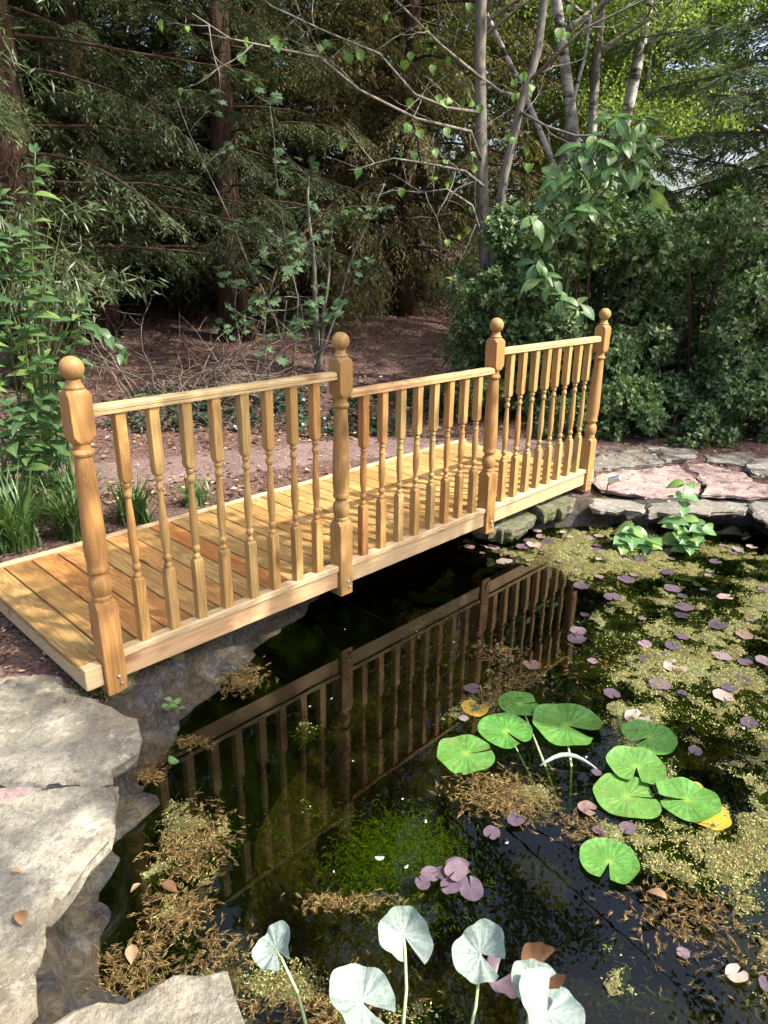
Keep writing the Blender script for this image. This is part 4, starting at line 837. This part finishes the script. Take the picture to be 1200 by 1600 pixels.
brush((-1.1, 7.6), 'small heap of dry twigs behind the first handrail', 83, 6, .8, .5)
mb = MB(); mb.tube([(0, 0, .03), (.3, .12, .05), (.62, .14, .04), (1.0, .3, .05)], [.014, .012, .01, .006], 6); mb.tube([(.5, .13, .05), (.7, 0, .12), (.95, -.1, .14)], [.007, .005, .003], 5)
o = mb.obj('fallen_branch', M['twig'], None, True); o.location = (.15, 9.6, gz(.5, 9.7)); o.rotation_euler.z = .1; tag(o, 'pale fallen branch lying on the leaf litter behind the bridge', 'branch')
mb = MB(); mb.tube([(0, 0, -.05), (.01, 0, .25), (.03, .01, .55), (.02, 0, .62)], [.09, .07, .06, .045], 9)
o = mb.obj('tree_stump', M['greybark'], None, True); o.location = (.32, 14.0, gz(.32, 14.0)); tag(o, 'short pale stump under the dark back rows of conifers', 'stump')

# ------------------------------------------------------------------ ivy and leaf litter on the ground
n_ = 2600; gx_ = rng.uniform(-3.0, 1.6, n_ * 3); gy_ = rng.uniform(6.3, 8.2, n_ * 3); keep = (vn3(gx_ * 1.6, gy_ * 1.6) + .12 * np.sin(gy_) > .50) & (gy_ > 6.55 + .12 * np.sin(gx_ * 3)); gx_, gy_ = gx_[keep][:n_], gy_[keep][:n_]; k = len(gx_)
V, Fc = scatter(RHOMB, np.stack([gx_, gy_, ground_h(gx_, gy_) + rng.uniform(.02, .09, k)], -1), rdir(k, -.1) * np.array([1, 1, .4]), rdir(k, 1.8), rng.uniform(.045, .085, k), rng.uniform(.04, .075, k))
tag(link('ivy_ground_cover', mesh_np('ivy_ground_cover', V, Fc, M['ivy'])), 'low dark ivy creeping over the ground behind the path', 'ivy', kind='stuff')
n_ = 16000; lx = rng.uniform(-4.5, 5.0, n_); ly = 4.6 + 9 * rng.random(n_) ** 1.4; s_ = sdist(lx, ly)
bx_ = .6935 * (lx + 1.07) + .7205 * (ly - 2.427); by_ = -.7205 * (lx + 1.07) + .6935 * (ly - 2.427)
ondeck = (bx_ > -.2) & (bx_ < 3.9) & (by_ > -.1) & (by_ < 1.3); onpath = (np.abs(ly - (5.75 + .25 * np.clip(lx + 1.2, -1.4, 2) )) < .4) & (rng.random(n_) < .85)
inpink = (lx > 1.5) & (lx < 3.3) & (ly > 4.6) & (ly < 6.0)
keep = (s_ > .18) & ~ondeck & ~onpath & ~inpink; lx, ly = lx[keep], ly[keep]; k = len(lx)
V, Fc = scatter(RHOMB, np.stack([lx, ly, ground_h(lx, ly) + rng.uniform(.006, .03, k)], -1), rdir(k) * np.array([1, 1, .25]), rdir(k, 2.2), rng.uniform(.025, .07, k), rng.uniform(.016, .04, k))
tag(link('leaf_litter', mesh_np('leaf_litter', V, Fc, M['lit_leaf'])), 'scattered brown leaf litter on the woodland floor', 'leaf litter', kind='stuff')
def bits(name, label, boxes, n_, zoff, mat, L, W):
    P = []
    for (x0, x1, y0, y1, q) in boxes:
        m_ = int(n_ * q); P.append(np.stack([rng.uniform(x0, x1, m_), rng.uniform(y0, y1, m_)], -1))
    P = np.concatenate(P); s_ = sdist(P[:, 0], P[:, 1]); P = P[s_ > .07]; k = len(P)
    V, Fc = scatter(RHOMB, np.stack([P[:, 0], P[:, 1], np.full(k, 0) + ground_h(P[:, 0], P[:, 1]) + zoff * rng.uniform(.4, 1, k)], -1), rdir(k) * np.array([1, 1, .2]), rdir(k, 2.4), rng.uniform(*L, k), rng.uniform(*W, k))
    return tag(link(name, mesh_np(name, V, Fc, mat)), label, 'bark chips', kind='stuff')
k = 520; x_ = rng.uniform(1.55, 3.4, k); y_ = 4.75 + 1.55 * rng.random(k) ** .6
V, Fc = scatter(RHOMB, np.stack([x_, y_, np.where(y_ > 5.75, .206, .188) + rng.uniform(0, .012, k)], -1), rdir(k) * np.array([1, 1, .2]), rdir(k, 2.4), rng.uniform(.012, .05, k), rng.uniform(.006, .026, k))
tag(link('slab_litter', mesh_np('slab_litter', V, Fc, M['lit_leaf'])), 'dry leaf scraps scattered over the pink and grey slabs', 'leaf litter', kind='stuff')
k = 1500; t_ = rng.random(k); x_ = -2.7 + 5 * t_; y_ = np.interp(x_, [p_[0] for p_ in PW], [p_[1] for p_ in PW]) + rng.normal(size=k) * .3
V, Fc = scatter(RHOMB, np.stack([x_, y_, ground_h(x_, y_) + rng.uniform(.012, .03, k)], -1), rdir(k) * np.array([1, 1, .2]), rdir(k, 2.4), rng.uniform(.012, .06, k), rng.uniform(.003, .015, k))
tag(link('straw', mesh_np('straw', V, Fc, M['straw'])), 'straw coloured dry scraps along the trodden path', 'straw', kind='stuff')
bits('bark_chips', 'dark bark chips on the soil beside the deck end', [(-2.3, -1.05, 2.4, 3.3, 1.0), (-2.5, -1.2, 3.2, 4.2, .4)], 1500, .02, M['lit_leaf'], (.012, .04), (.006, .016))

# ------------------------------------------------------------------ things on and in the pond
def pad_mesh(name, mat, notch=.22, wave=.012, seed=0, lift=.02, nseg=40, rings=5, tear=0):
    g = np.random.default_rng(seed); V = [(0, 0, .002)]; Fc = []; a0 = notch; ph = g.uniform(0, 6.28); k = nseg + 1
    for j in range(1, rings + 1):
        rr = j / rings
        for i in range(k):
            a = a0 + (2 * math.pi - 2 * a0) * i / nseg if rr > .12 else a0 + (2 * math.pi - 2 * a0) * i / nseg
            r_ = rr * (1 + .025 * math.sin(3 * a + ph) + .015 * math.sin(7 * a + ph * 2) * rr); lobe = 1 - .16 * rr * (math.exp(-((i / nseg) / .05) ** 2) + math.exp(-(((1 - i / nseg)) / .05) ** 2))
            z_ = lift * rr ** 6 + wave * rr * rr * math.sin(5 * a + ph) + wave * .5 * rr * math.sin(2 * a + ph); V.append((r_ * lobe * math.cos(a), r_ * lobe * math.sin(a), z_))
    for i in range(nseg): Fc.append((0, 1 + i, 2 + i))
    me = bpy.data.meshes.new(name)
    for j in range(rings - 1):
        for i in range(nseg): a = 1 + j * k + i; Fc.append((a, a + k, a + k + 1, a + 1))
    me.from_pydata(V, [], Fc); me.update(); me.polygons.foreach_set('use_smooth', np.ones(len(me.polygons), bool)); me.materials.append(mat); return me
pads = [(.591, 2.576, .125, 'upper lily pad touching the split edged pad', .2), (.502, 2.389, .150, 'round bright lily pad with a pale centre', 5.3), (.757, 2.423, .195, 'biggest lily pad with a purplish split edge', -.6), (.327, 2.249, .155, 'lily pad lying over the bronze weed patch', .1),
        (1.069, 2.36, .148, 'lily pad with an open notch above the overlapping pair', 3.6), (.958, 2.179, .150, 'lily pad overlapping the upper edge of another pad', 4.4), (.877, 2.03, .160, 'lily pad tucked under its overlapping neighbour', .0), (1.076, 2.003, .150, 'lily pad partly covering a yellow leaf', 3.0), (.726, 1.738, .128, 'single lily pad with a ragged notch apart from the rest', -2.0)]
for i, (x, y, r_, lb, an) in enumerate(pads):
    o = link('lily_pad', pad_mesh('lily_pad', M['pad'], .06 + .07 * (i % 3), .022 + .012 * (i % 4), 80 + i, .02 + .03 * (i % 3))); o.location = (x, y, .008 + .006 * (i in (2, 5)) + .012 * (i == 7)); r_ *= .74; o.scale = (r_, r_ * .97, r_); o.rotation_euler = (.03 * math.sin(i), .03 * math.cos(i), an)
    tag(o, 'green ' + lb, 'lily pad', 'green lily pads')
for i, (x, y, r_, a, lb) in enumerate([(.396, 2.545, .058, 1., 'yellow lily leaf beside the bridge reflection'), (1.125, 1.955, .080, 2.2, 'yellow lily leaf showing from under a green lily pad'), (1.14, 2.06, .05, .4, 'small orange yellow leaf behind the overlapping lily pads')]):
    o = link('yellow_leaf', pad_mesh('yellow_leaf', M['yellow_pad'], .3, .03, 95 + i, .05)); o.location = (x, y, .0045); o.scale = (r_,) * 3; o.rotation_euler = (.04, .02, a); tag(o, lb, 'lily leaf')
for i, (p0, p1, p2) in enumerate([((.70, 2.10, -.12), (.72, 2.2, .0), (.74, 2.36, .004)), ((.62, 2.02, -.12), (.56, 2.15, -.02), (.52, 2.33, .003)), ((.66, 2.05, -.1), (.62, 2.2, .0), (.60, 2.5, .004)), ((.68, 2.0, -.1), (.8, 2.04, -.01), (.93, 2.1, .004))]):
    mb = MB(); mb.tube([p0, p1, p2], [.006, .0055, .004], 6); tag(mb.obj('lily_stalk', M['pale_stem'], None, True), 'green stalk rising from the water to the lily pads', 'stalk', 'lily stalks')
mb = MB(); mb.tube([(.60 + .22 * q / 8, 2.19 + .04 * math.sin(q * .35) - .045 * (q / 8) ** 2, .004 + .03 * math.sin(math.pi * q / 8)) for q in range(9)], [.003, .006, .008, .009, .009, .008, .006, .004, .0015], 7); tag(mb.obj('curled_leaf', M['pale_leaf'], None, True), 'curled pale dead leaf arching over the lily stalks', 'leaf')
PUR = [(.71, 4.3), (.65, 4.33), (.83, 4.42), (.91, 4.31), (.99, 4.34), (.73, 4.23), (1.15, 4.3), (1.38, 4.48), (1.11, 4.08), (1.2, 4.01), (1.15, 3.74), (1.43, 4.11), (1.52, 4.12), (1.63, 4.13), (1.73, 4.27), (1.83, 4.25), (1.83, 4.15), (1.51, 3.89), (1.44, 3.83), (1.29, 3.86), (1.43, 4.23), (2.26, 4.38), (2.33, 4.31), (2.44, 4.36), (2.27, 4.24), (1.96, 3.91), (2.2, 3.72), (1.85, 3.71), (1.69, 3.62), (1.93, 3.61), (1.67, 3.72), (1.65, 3.49), (1.6, 3.39), (1.75, 3.29), (1.94, 3.34), (1.84, 3.19), (1.3, 3.09), (1.43, 3.07), (1.51, 3.16), (1.37, 3.0), (1.25, 2.94), (1.37, 2.88), (1.72, 2.93), (1.63, 2.98), (1.82, 2.94), (1.62, 2.78), (1.55, 2.72), (1.49, 2.65), (1.24, 2.73), (1.32, 2.67), (1.01, 2.66), (1.0, 3.21), (.97, 3.13), (.7, 2.88), (.4, 2.68), (.97, 4.43), (1.07, 4.5), (1.1, 4.39), (1.24, 4.58), (1.26, 4.42), (.9, 4.52), (1.03, 4.26), (.34, 2.47), (1.22, 2.28), (.8, 2.15), (.72, 1.97), (.83, 1.88), (.73, 1.87), (.37, 1.85), (.46, 1.91), (.84, 1.43), (.96, 1.37), (1.03, 1.34)]
for q in range(46):
    a, b = rng.uniform(.55, 1.5), rng.uniform(4.05, 4.62)
    if all((a - x) ** 2 + (b - y) ** 2 > .0045 for x, y in PUR): PUR.append((a, b))
for q in range(70):
    a, b = rng.uniform(.9, 2.6), rng.uniform(2.4, 4.5)
    if all((a - x) ** 2 + (b - y) ** 2 > .03 for x, y in PUR) and len(PUR) < 150: PUR.append((a, b))
pm_ = [pad_mesh('round_leaf', M['purple'], .16, .05, 110 + i, .05, 16, 3) for i in range(4)]; pm_b = [pad_mesh('round_leaf', M['brown_pad'], .2, .06, 120 + i, .08, 16, 3) for i in range(3)]
for i, (x, y) in enumerate(PUR):
    br = (x < 1.5 and y > 4.0 and i % 2 == 0) or i % 6 == 5; o = link('floating_leaf', (pm_b if br else pm_)[i % 3]); r_ = random.choice((.022, .028, .034, .04, .046, .052)) * random.uniform(.85, 1.1) * (1 if y > 2.3 else .8); o.location = (x, y, .0075 + .001 * (i % 5)); o.scale = (r_, r_ * random.uniform(.85, 1), r_); o.rotation_euler = (random.uniform(-.08, .08), random.uniform(-.08, .08), random.uniform(0, 6.28))
    tag(o, 'small faded pinkish brown round leaf floating on the pond' if br else 'small purple round leaf floating on the pond', 'floating leaf', 'faded floating leaves' if br else 'purple floating leaves')
RO = empty('purple_rosette', (.21, 1.665, 0), 'cluster of dark purple lily leaves floating in open dark water', 'water plant')
for i, (x, y) in enumerate([(.248, 1.713), (.277, 1.63), (.215, 1.634), (.193, 1.675), (.157, 1.668), (.131, 1.632), (.235, 1.675)]):
    o = link('leaf', pm_[i % 4], RO); o.location = (x - .21, y - 1.665, .008 + .004 * i); r_ = (.042, .045, .034, .03, .032, .026, .04)[i]; o.scale = (r_, r_ * .85, r_); o.rotation_euler = (.12 * math.sin(i * 2), .15 * math.cos(i * 3), i * 1.7)

# duckweed and brown cedar litter mats -----------------------------------------------------------
BL_ = [(1.6, 3.9, 1.0, .75, .60), (1.75, 2.9, .75, .7, .62), (1.35, 2.45, .5, .55, .50), (1.1, 3.2, .40, .5, .42), (1.2, 1.5, .45, .5, .42), (.45, 2.62, .22, .16, .45), (.42, 2.06, .17, .14, .60), (.8, 1.85, .2, .2, .25), (-.62, 1.78, .14, .28, .55), (-.58, 1.35, .28, .14, .55), (-.30, 1.30, .22, .12, .50), (.05, 1.22, .28, .10, .42), (1.55, 1.9, .5, .5, .5), (2.3, 3.6, .6, .8, .5), (-.60, 2.72, .12, .16, .55), (1.0, 2.95, .3, .3, .42), (.8, 3.45, .3, .35, .30), (1.3, 1.75, .45, .4, .58), (1.25, 1.3, .45, .35, .54), (.85, 1.4, .3, .2, .45), (1.7, 2.3, .5, .5, .62)]
def mat_mask(x, y):
    b = 0
    for cx, cy, rx, ry, a in BL_: b = np.maximum(b, a * np.exp(-(((x - cx) / rx) ** 2 + ((y - cy) / ry) ** 2) ** 2 * .7))
    return b + (vn1(x * 3.2, y * 4.5, 4) - .5) * 1.25 + (vn2(x * 15, y * 15, 2) - .5) * .4
N_ = 900000; mx_ = rng.uniform(-.95, 2.9, N_); my_ = rng.uniform(.85, 4.8, N_); mk = mat_mask(mx_, my_); sdw = sdist(mx_, my_)
for x, y, r_, *_ in pads: mk[(mx_ - x) ** 2 + (my_ - y) ** 2 < (r_ * .66) ** 2] = -1
pk = rng.random(N_) < np.clip((mk - .38) * 3.2, .0, .6) * np.clip(1.25 - .12 * my_, .6, 1); pk &= (sdw < -.02); zf = -.005 + .040 * (vn3(mx_ * 9, my_ * 9, 4) - .5) + .022 * (vn1(mx_ * 40, my_ * 40, 2) - .5) + .030 * np.clip(mk - .5, -.1, .5); pk &= (zf > -.004) | (rng.random(N_) < .16)
bx_ = .6935 * (mx_ + 1.07) + .7205 * (my_ - 2.427); by_ = -.7205 * (mx_ + 1.07) + .6935 * (my_ - 2.427); pk &= ~((by_ > -.9) & (bx_ > .9) & (bx_ < 2.5))
mx_, my_ = mx_[pk], my_[pk]; k = len(mx_); print('duckweed', k)
zf = zf[pk]
V, Fc = scatter(RHOMB, np.stack([mx_, my_, np.maximum(zf, 0) + rng.uniform(.001, .006, k)], -1), rdir(k) * np.array([1, 1, .35]), rdir(k, 1.3), rng.uniform(.003, .010, k), rng.uniform(.002, .006, k))
VD, FD = V, Fc
tag(link('duckweed', mesh_np('duckweed', V, Fc, M['duck'])), 'yellow green mats of duckweed and algae floating on the pond', 'duckweed', kind='stuff')
fx = np.arange(-.95, 2.9, .016); fy = np.arange(.85, 4.8, .016); FX, FY = np.meshgrid(fx, fy); fm_ = mat_mask(FX, FY)
bx_ = .6935 * (FX + 1.07) + .7205 * (FY - 2.427); by_ = -.7205 * (FX + 1.07) + .6935 * (FY - 2.427)
okf = (fm_ > .40) & (sdist(FX, FY) < -.04) & ~((by_ > -.9) & (bx_ > .9) & (bx_ < 2.5)); cell = okf[:-1, :-1] & okf[1:, :-1] & okf[:-1, 1:] & okf[1:, 1:]
fi = np.arange(FX.size).reshape(FX.shape); ff = np.stack([fi[:-1, :-1], fi[:-1, 1:], fi[1:, 1:], fi[1:, :-1]], -1)[cell]
used = np.unique(ff); remap = np.zeros(FX.size, int); remap[used] = np.arange(len(used))
fz = -.005 + .040 * (vn3(FX * 9, FY * 9, 4) - .5) + .022 * (vn1(FX * 40, FY * 40, 2) - .5) + .030 * np.clip(fm_ - .5, -.1, .5)
fv = np.stack([FX + rng.normal(size=FX.shape) * .004, FY + rng.normal(size=FX.shape) * .004, fz], -1).reshape(-1, 3)[used]
tag(link('algae_film', mesh_np('algae_film', fv, remap[ff], M['film'], True)), 'mossy yellow green film of algae lying on the pond surface', 'algae', kind='stuff')
N_ = 260000; wx_ = rng.uniform(-.95, 2.9, N_); wy_ = rng.uniform(.85, 4.8, N_); mk = mat_mask(wx_, wy_); sdw = sdist(wx_, wy_)
pk = (rng.random(N_) < np.clip((mk - .22) * 1.6, 0, .5)) & (sdw < -.03); bx_ = .6935 * (wx_ + 1.07) + .7205 * (wy_ - 2.427); by_ = -.7205 * (wx_ + 1.07) + .6935 * (wy_ - 2.427); pk &= ~((by_ > -.9) & (bx_ > .9) & (bx_ < 2.5))
wx_, wy_ = wx_[pk], wy_[pk]; k = len(wx_); print('pondweed', k)
V, Fc = scatter(STRIP, np.stack([wx_, wy_, -rng.uniform(.002, .05, k)], -1), rdir(k) * np.array([1, 1, .3]), rdir(k, 1.0), rng.uniform(.010, .03, k), rng.uniform(.002, .004, k))
tag(link('pondweed', mesh_np('pondweed', V, Fc, M['algae'])), 'submerged yellow green pondweed just below the pond surface', 'pondweed', kind='stuff')
CL = [(.42, 2.05, .18, .12, 220), (.50, 1.98, .12, .1, 90), (-.60, 1.80, .12, .16, 190), (-.58, 1.55, .1, .1, 110), (-.66, 1.36, .12, .12, 120), (-.10, 1.58, .16, .03, 70), (.50, 2.62, .14, .08, 90), (.62, 2.78, .13, .1, 110), (.9, 1.55, .2, .14, 140), (.68, 1.88, .08, .08, 50), (-.2, 1.28, .3, .1, 170), (-.44, 1.40, .12, .1, 80), (-.85, 2.12, .04, .06, 60), (-.63, 2.74, .1, .12, 160), (1.1, 2.9, .3, .2, 60), (.55, 3.0, .12, .1, 70), (1.15, 1.35, .3, .15, 90), (-.73, 2.3, .1, .03, 40)]
parts = []
for cx, cy, rx, ry, c in CL:
    c = int(c * 2.2); x = cx + rng.normal(size=c) * rx * .48; y = cy + rng.normal(size=c) * ry * .48; a = rng.uniform(0, 6.28, c); L = rng.uniform(.012, .045, c); z_ = rng.uniform(.002, .022, c) * rng.random(c)
    for j in range(7):
        b = a + (0 if j == 0 else (-.5, .5, -.55, .5, -.4, .45)[j - 1]); s0 = 0 if j == 0 else (.2, .3, .42, .52, .66, .75)[j - 1]; l2 = L * (1 if j == 0 else .36)
        P = np.stack([x + np.cos(a) * L * s0, y + np.sin(a) * L * s0, z_], -1); parts.append(scatter(STRIP, P, np.stack([np.cos(b), np.sin(b), rng.normal(size=c) * .22], -1), rdir(c, 1.2), l2, .0016 if j else .0012))
V, Fc = join(parts); ok = None
tag(link('cedar_litter', mesh_np('cedar_litter', V, Fc, M['cedar'])), 'orange brown sprigs of fallen conifer litter floating on the pond', 'floating litter', kind='stuff')
n_ = 9000; P = np.stack([.07 + rng.normal(size=n_) * .10, 1.80 + rng.normal(size=n_) * .10, -.03 - np.abs(rng.normal(size=n_)) * .05], -1)
V, Fc = scatter(STRIP, P, rdir(n_) * np.array([1, 1, .5]), rdir(n_, .5), rng.uniform(.008, .024, n_), rng.uniform(.002, .004, n_)); tag(link('algae', mesh_np('algae', V, Fc, M['glow'])), 'yellow green algae cloud glowing under the dark water', 'algae', kind='stuff')

# foreground leaves, with sun glare put into their pale bluish colour -------------------------------------------------------------
def cup_mesh(seed, notch, cup, fold, mat):
    g = np.random.default_rng(seed); V = [(0, 0, 0)]; Fc = []; K = 44; R_ = 8; ph = g.uniform(0, 6.28)
    for j in range(1, R_ + 1):
        rr = j / R_
        for i in range(K + 1):
            a = notch + (2 * math.pi - 2 * notch) * i / K; r_ = rr * (1 + .11 * math.sin(2 * a + ph) + .07 * math.sin(3 * a + 2 * ph) + .03 * math.sin(8 * a + ph)) * (1 + .12 * math.exp(-((i / K) / .08) ** 2) + .12 * math.exp(-((1 - i / K) / .08) ** 2)); x, y = r_ * math.cos(a), r_ * math.sin(a)
            V.append((x, y, cup * rr * rr + .09 * rr ** 2 * math.sin(4 * a + ph) + .05 * rr ** 3 * math.sin(9 * a + 2 * ph) + fold * abs(y) * rr + .16 * rr * float(vn1(x * 2.5 + seed, y * 2.5 + 9) - .5)))
    for i in range(K): Fc.append((0, 1 + i, 2 + i))
    for j in range(R_ - 1):
        for i in range(K): a = 1 + j * (K + 1) + i; Fc.append((a, a + K + 1, a + K + 2, a + 1))
    me = bpy.data.meshes.new('leaf'); me.from_pydata(V, [], Fc); me.update(); me.polygons.foreach_set('use_smooth', np.ones(len(me.polygons), bool)); me.materials.append(mat); return me
def pale_mat():
    t = NT('glare_pale_leaf_veined'); v = t.coords('Object'); sx = t.n('SeparateXYZ'); t.t.links.new(v, sx.inputs[0]); an = t.math('ARCTAN2', sx.outputs[1], sx.outputs[0])
    n = t.noise(v, 3.5, 5, .65); ve = t.math('PINGPONG', t.math('ADD', t.math('MULTIPLY', an, 6 / math.pi), t.math('MULTIPLY', n, .35)), .5); vm = t.ramp(ve, [(.0, (1, 1, 1)), (.12, (0, 0, 0))])
    vr = t.n('TexVoronoi', {'Vector': v, 'Scale': 5.5}, feature='DISTANCE_TO_EDGE'); c = t.ramp(n, [(.3, (.16, .225, .185)), (.55, (.25, .32, .28)), (.75, (.35, .395, .365))]); c = t.mix(t.math('MULTIPLY', vm, .35), c, (.46, .51, .48)); c = t.mix(t.ramp(vr.outputs['Distance'], [(.0, (.4, .4, .4)), (.07, (0, 0, 0))]), c, (.42, .47, .44)); t.bump(t.math('ADD', ve, n), .25, .03); t.fin(c, .4, .5)
    tr = t.n('BsdfTranslucent'); t.t.links.new(c, tr.inputs[0]); mx = t.n('MixShader', {0: .25}); t.t.links.new(t.p.outputs[0], mx.inputs[1]); t.t.links.new(tr.outputs[0], mx.inputs[2]); t.t.links.new(mx.outputs[0], t.out.inputs[0]); return t.m
PALE = pale_mat()
lots = [((-.259, 1.306, .16), (-.15, 1.16), .050, .25, (.35, -.35, -1.0), 'small pale blue green leaf on a long leaning stalk', .25), ((.062, 1.301, .22), (.06, 1.13), .062, .34, (.62, .15, -1.2), 'heart shaped pale leaf standing upright on its stalk', .45), ((-.036, 1.131, .22), (.0, 1.05), .072, .22, (.25, .1, -.5), 'broad pale leaf with bold veins at the pond margin', .2),
        ((.25, 1.268, .2), (.20, 1.10), .064, .3, (.45, -.25, -.7), 'pale leaf folded over a faded purple leaf', .35), ((.37, 1.195, .18), (.31, 1.10), .060, .25, (.4, .3, .4), 'pale leaf overlapping the lowest one beside the purple leaf', .25), ((.385, 1.126, .2), (.34, 1.04), .072, .22, (.2, .2, 1.2), 'lowest broad pale leaf next to a withered brown leaf', .2)]
for i, (p, b, s, nt, rot, lb, cup) in enumerate(lots):
    e = empty('marsh_plant', (b[0], b[1], -.02), lb, 'water plant', 'pale leaves at the pond margin'); q = (p[0] - b[0], p[1] - b[1], p[2] + .02)
    mb = MB(); mb.tube([(0, 0, -.1), (q[0] * .2, q[1] * .2, q[2] * .4), (q[0] * .5 + .008, q[1] * .5, q[2] * .7), (q[0] * .85 + .004, q[1] * .85, q[2] * .92), q], [.0048, .0045, .004, .0036, .003], 7); mb.obj('stalk', M['pale_stem'], e, True)
    o = link('leaf', cup_mesh(200 + i, nt, cup, .12, PALE), e); o.location = q; o.scale = (s, s, s); o.rotation_mode = 'ZXY'; o.rotation_euler = rot
o = link('withered_leaf', cup_mesh(230, .4, .5, .3, M['purple'])); o.location = (.305, 1.315, .04); o.scale = (.055,) * 3; o.rotation_euler = (.4, .2, 1); tag(o, 'faded purple curled leaf below the folded pale leaf', 'leaf')
o = link('withered_leaf', cup_mesh(231, .5, .5, .4, M['dead'])); o.location = (.42, 1.355, .035); o.scale = (.055,) * 3; o.rotation_euler = (.5, .1, .3); tag(o, 'withered brown leaf standing behind the lowest pale leaf', 'leaf')

# green marginal plant by the far bank ---------------------------------------------------------------
WL = [leaf_mesh('marginal_leaf', lambda t: .40 * math.sin(math.pi * min(1, t * .88 + .12)) ** .85 * (1 - .5 * t ** 2), .2, .15 + .15 * k, M['water_plant'], 6, .005, 30 + k) for k in range(2)]
def marginal(loc, hs, label, seed, sc):
    g = np.random.default_rng(seed); e = empty('water_plant', (loc[0], loc[1], -.02), label, 'water plant'); st = MB()
    for (dx, dy, h) in hs:
        P = wander((0, 0, 0), (dx, dy, 1), h, 6, g, .08); st.tube(P, [.006, .005, .005, .004, .003, .003, .002], 6)
        for j in range(2, 7):
            for q in range(2): a = j * 1.9 + q * 3.14 + g.normal() * .3; place_leaf(WL[q], e, P[j], (math.cos(a), math.sin(a) * .8 - .25, .15 - .3 * q), (0, -.5, .9), sc * g.uniform(.7, 1.2))
    st.obj('stems', M['pale_stem'], e, True)
marginal((1.95, 4.30), [(.05, .1, .46), (-.4, -.1, .24), (.5, -.1, .25), (.1, -.4, .15)], 'taller green water plant with heart shaped leaves at the far edge', 91, .105)
marginal((1.64, 4.34), [(-.5, 0, .13), (.4, -.2, .14), (0, .2, .16)], 'low green water plant beside the taller one', 92, .12)
e = empty('seedling', (-.835, 2.40, .07), 'tiny green seedling at the water edge below the first post', 'plant')
for q in range(9): place_leaf(WL[q % 2], e, (.02 * math.cos(q * 2.1), .02 * math.sin(q * 2.1), .015 + .004 * q), (math.cos(q * 1.3), math.sin(q * 1.3), .35), (0, 0, 1), .035)
# loose leaves and petals
DL = [leaf_mesh('dead_leaf', lambda t: .26 * math.sin(math.pi * t) ** .8 + .004, .5, .3, M['dead'], 6, .02, 40), leaf_mesh('dead_leaf', lambda t: .34 * math.sin(math.pi * t ** 1.2) ** .9 + .004, .6, -.2, M['dead'], 6, .02, 41)]
for i, (x, y, z_, s, a, lb) in enumerate([(-.905, 1.335, .190, .06, .6, 'curled brown dead leaf lying on the biggest grey flagstone'), (-.60, 1.60, .012, .055, 1.3, 'pointed tan dead leaf floating on the brown weed'), (-.72, 1.63, .012, .035, 2.5, 'pinkish dead leaf floating near the curved flagstone edge'), (-.66, 1.37, .012, .05, .3, 'dead leaf floating beside the jutting flagstone'), (.86, 1.60, .012, .06, 1.0, 'reddish brown dead leaf floating below the single lily pad'), (-.985, 1.50, .192, .03, 1.9, 'tiny reddish leaf on the biggest grey flagstone'), (2.45, 5.98, .212, .12, 2.0, 'orange brown fallen leaf on the grey flagstone'), (2.1, 6.0, .212, .10, .5, 'fallen brown leaf at the foot of the low evergreen shrub'), (3.95, 6.75, .75, .12, .5, 'orange dead leaf caught in the low evergreen shrub')]):
    e = link('dead_leaf', DL[i % 2]); e.location = (x, y, z_); e.scale = (s, s, s); e.rotation_euler = (.15, .1, a); tag(e, lb, 'dead leaf')
def petal(x, y, s, lb, mat=None):
    mb = MB(); k = 10; rings = [[(s * math.cos(6.283 * i / k) * f_, s * .55 * math.sin(6.283 * i / k) * f_, .004 + zz + .2 * s * math.cos(12.566 * i / k) * f_) for i in range(k)] for f_, zz in ((.85, 0), (1, .001), (.9, .002), (.4, .0025))]
    mb.loft(rings); o = mb.obj('petal', mat or M['pale_leaf'], None, True); o.location = (x, y, .001); o.rotation_euler.z = x * 9; tag(o, lb, 'petal', 'petals on the pond')
petal(.0, 1.745, .016, 'white petal floating by the bright algae cloud'); petal(-.78, 2.19, .03, 'pale green leaf scrap floating near the bank', M['water_plant']); petal(1.6, 1.75, .03, 'narrow pale leaf floating on the right weed mat', M['water_plant'])
for q in range(26):
    x, y = rng.uniform(-.5, 1.5), rng.uniform(1.2, 3.2)
    if sdist(np.array([x]), np.array([y]))[0] < -.1: petal(x, y, rng.uniform(.004, .009), 'tiny white petal speck on the dark water')

# garden spotlight on the pink slab
e = empty('garden_spotlight', (1.638, 4.985, .175), 'small silver garden spotlight on a black spike at the pond edge', 'spotlight')
mb = MB(); mb.tube([(0, 0, -.03), (.002, 0, .05), (.02, .0, .085)], [.005, .005, .006], 8); mb.obj('spike', M['black'], e, True)
mb = MB(); mb.lathe([(.020, 0), (.024, .004), (.024, .085), (.0215, .088), (.0215, .080)], 16); o = mb.obj('housing', M['steel'], e, True, 40); o.location = (.005, -.005, .085); o.rotation_euler = (.5, 1.05, 0)
mb = MB(); mb.lathe([(.0208, .0), (.0208, .003)], 16); o2 = mb.obj('lens', M['lens'], o); o2.location = (0, 0, .079)
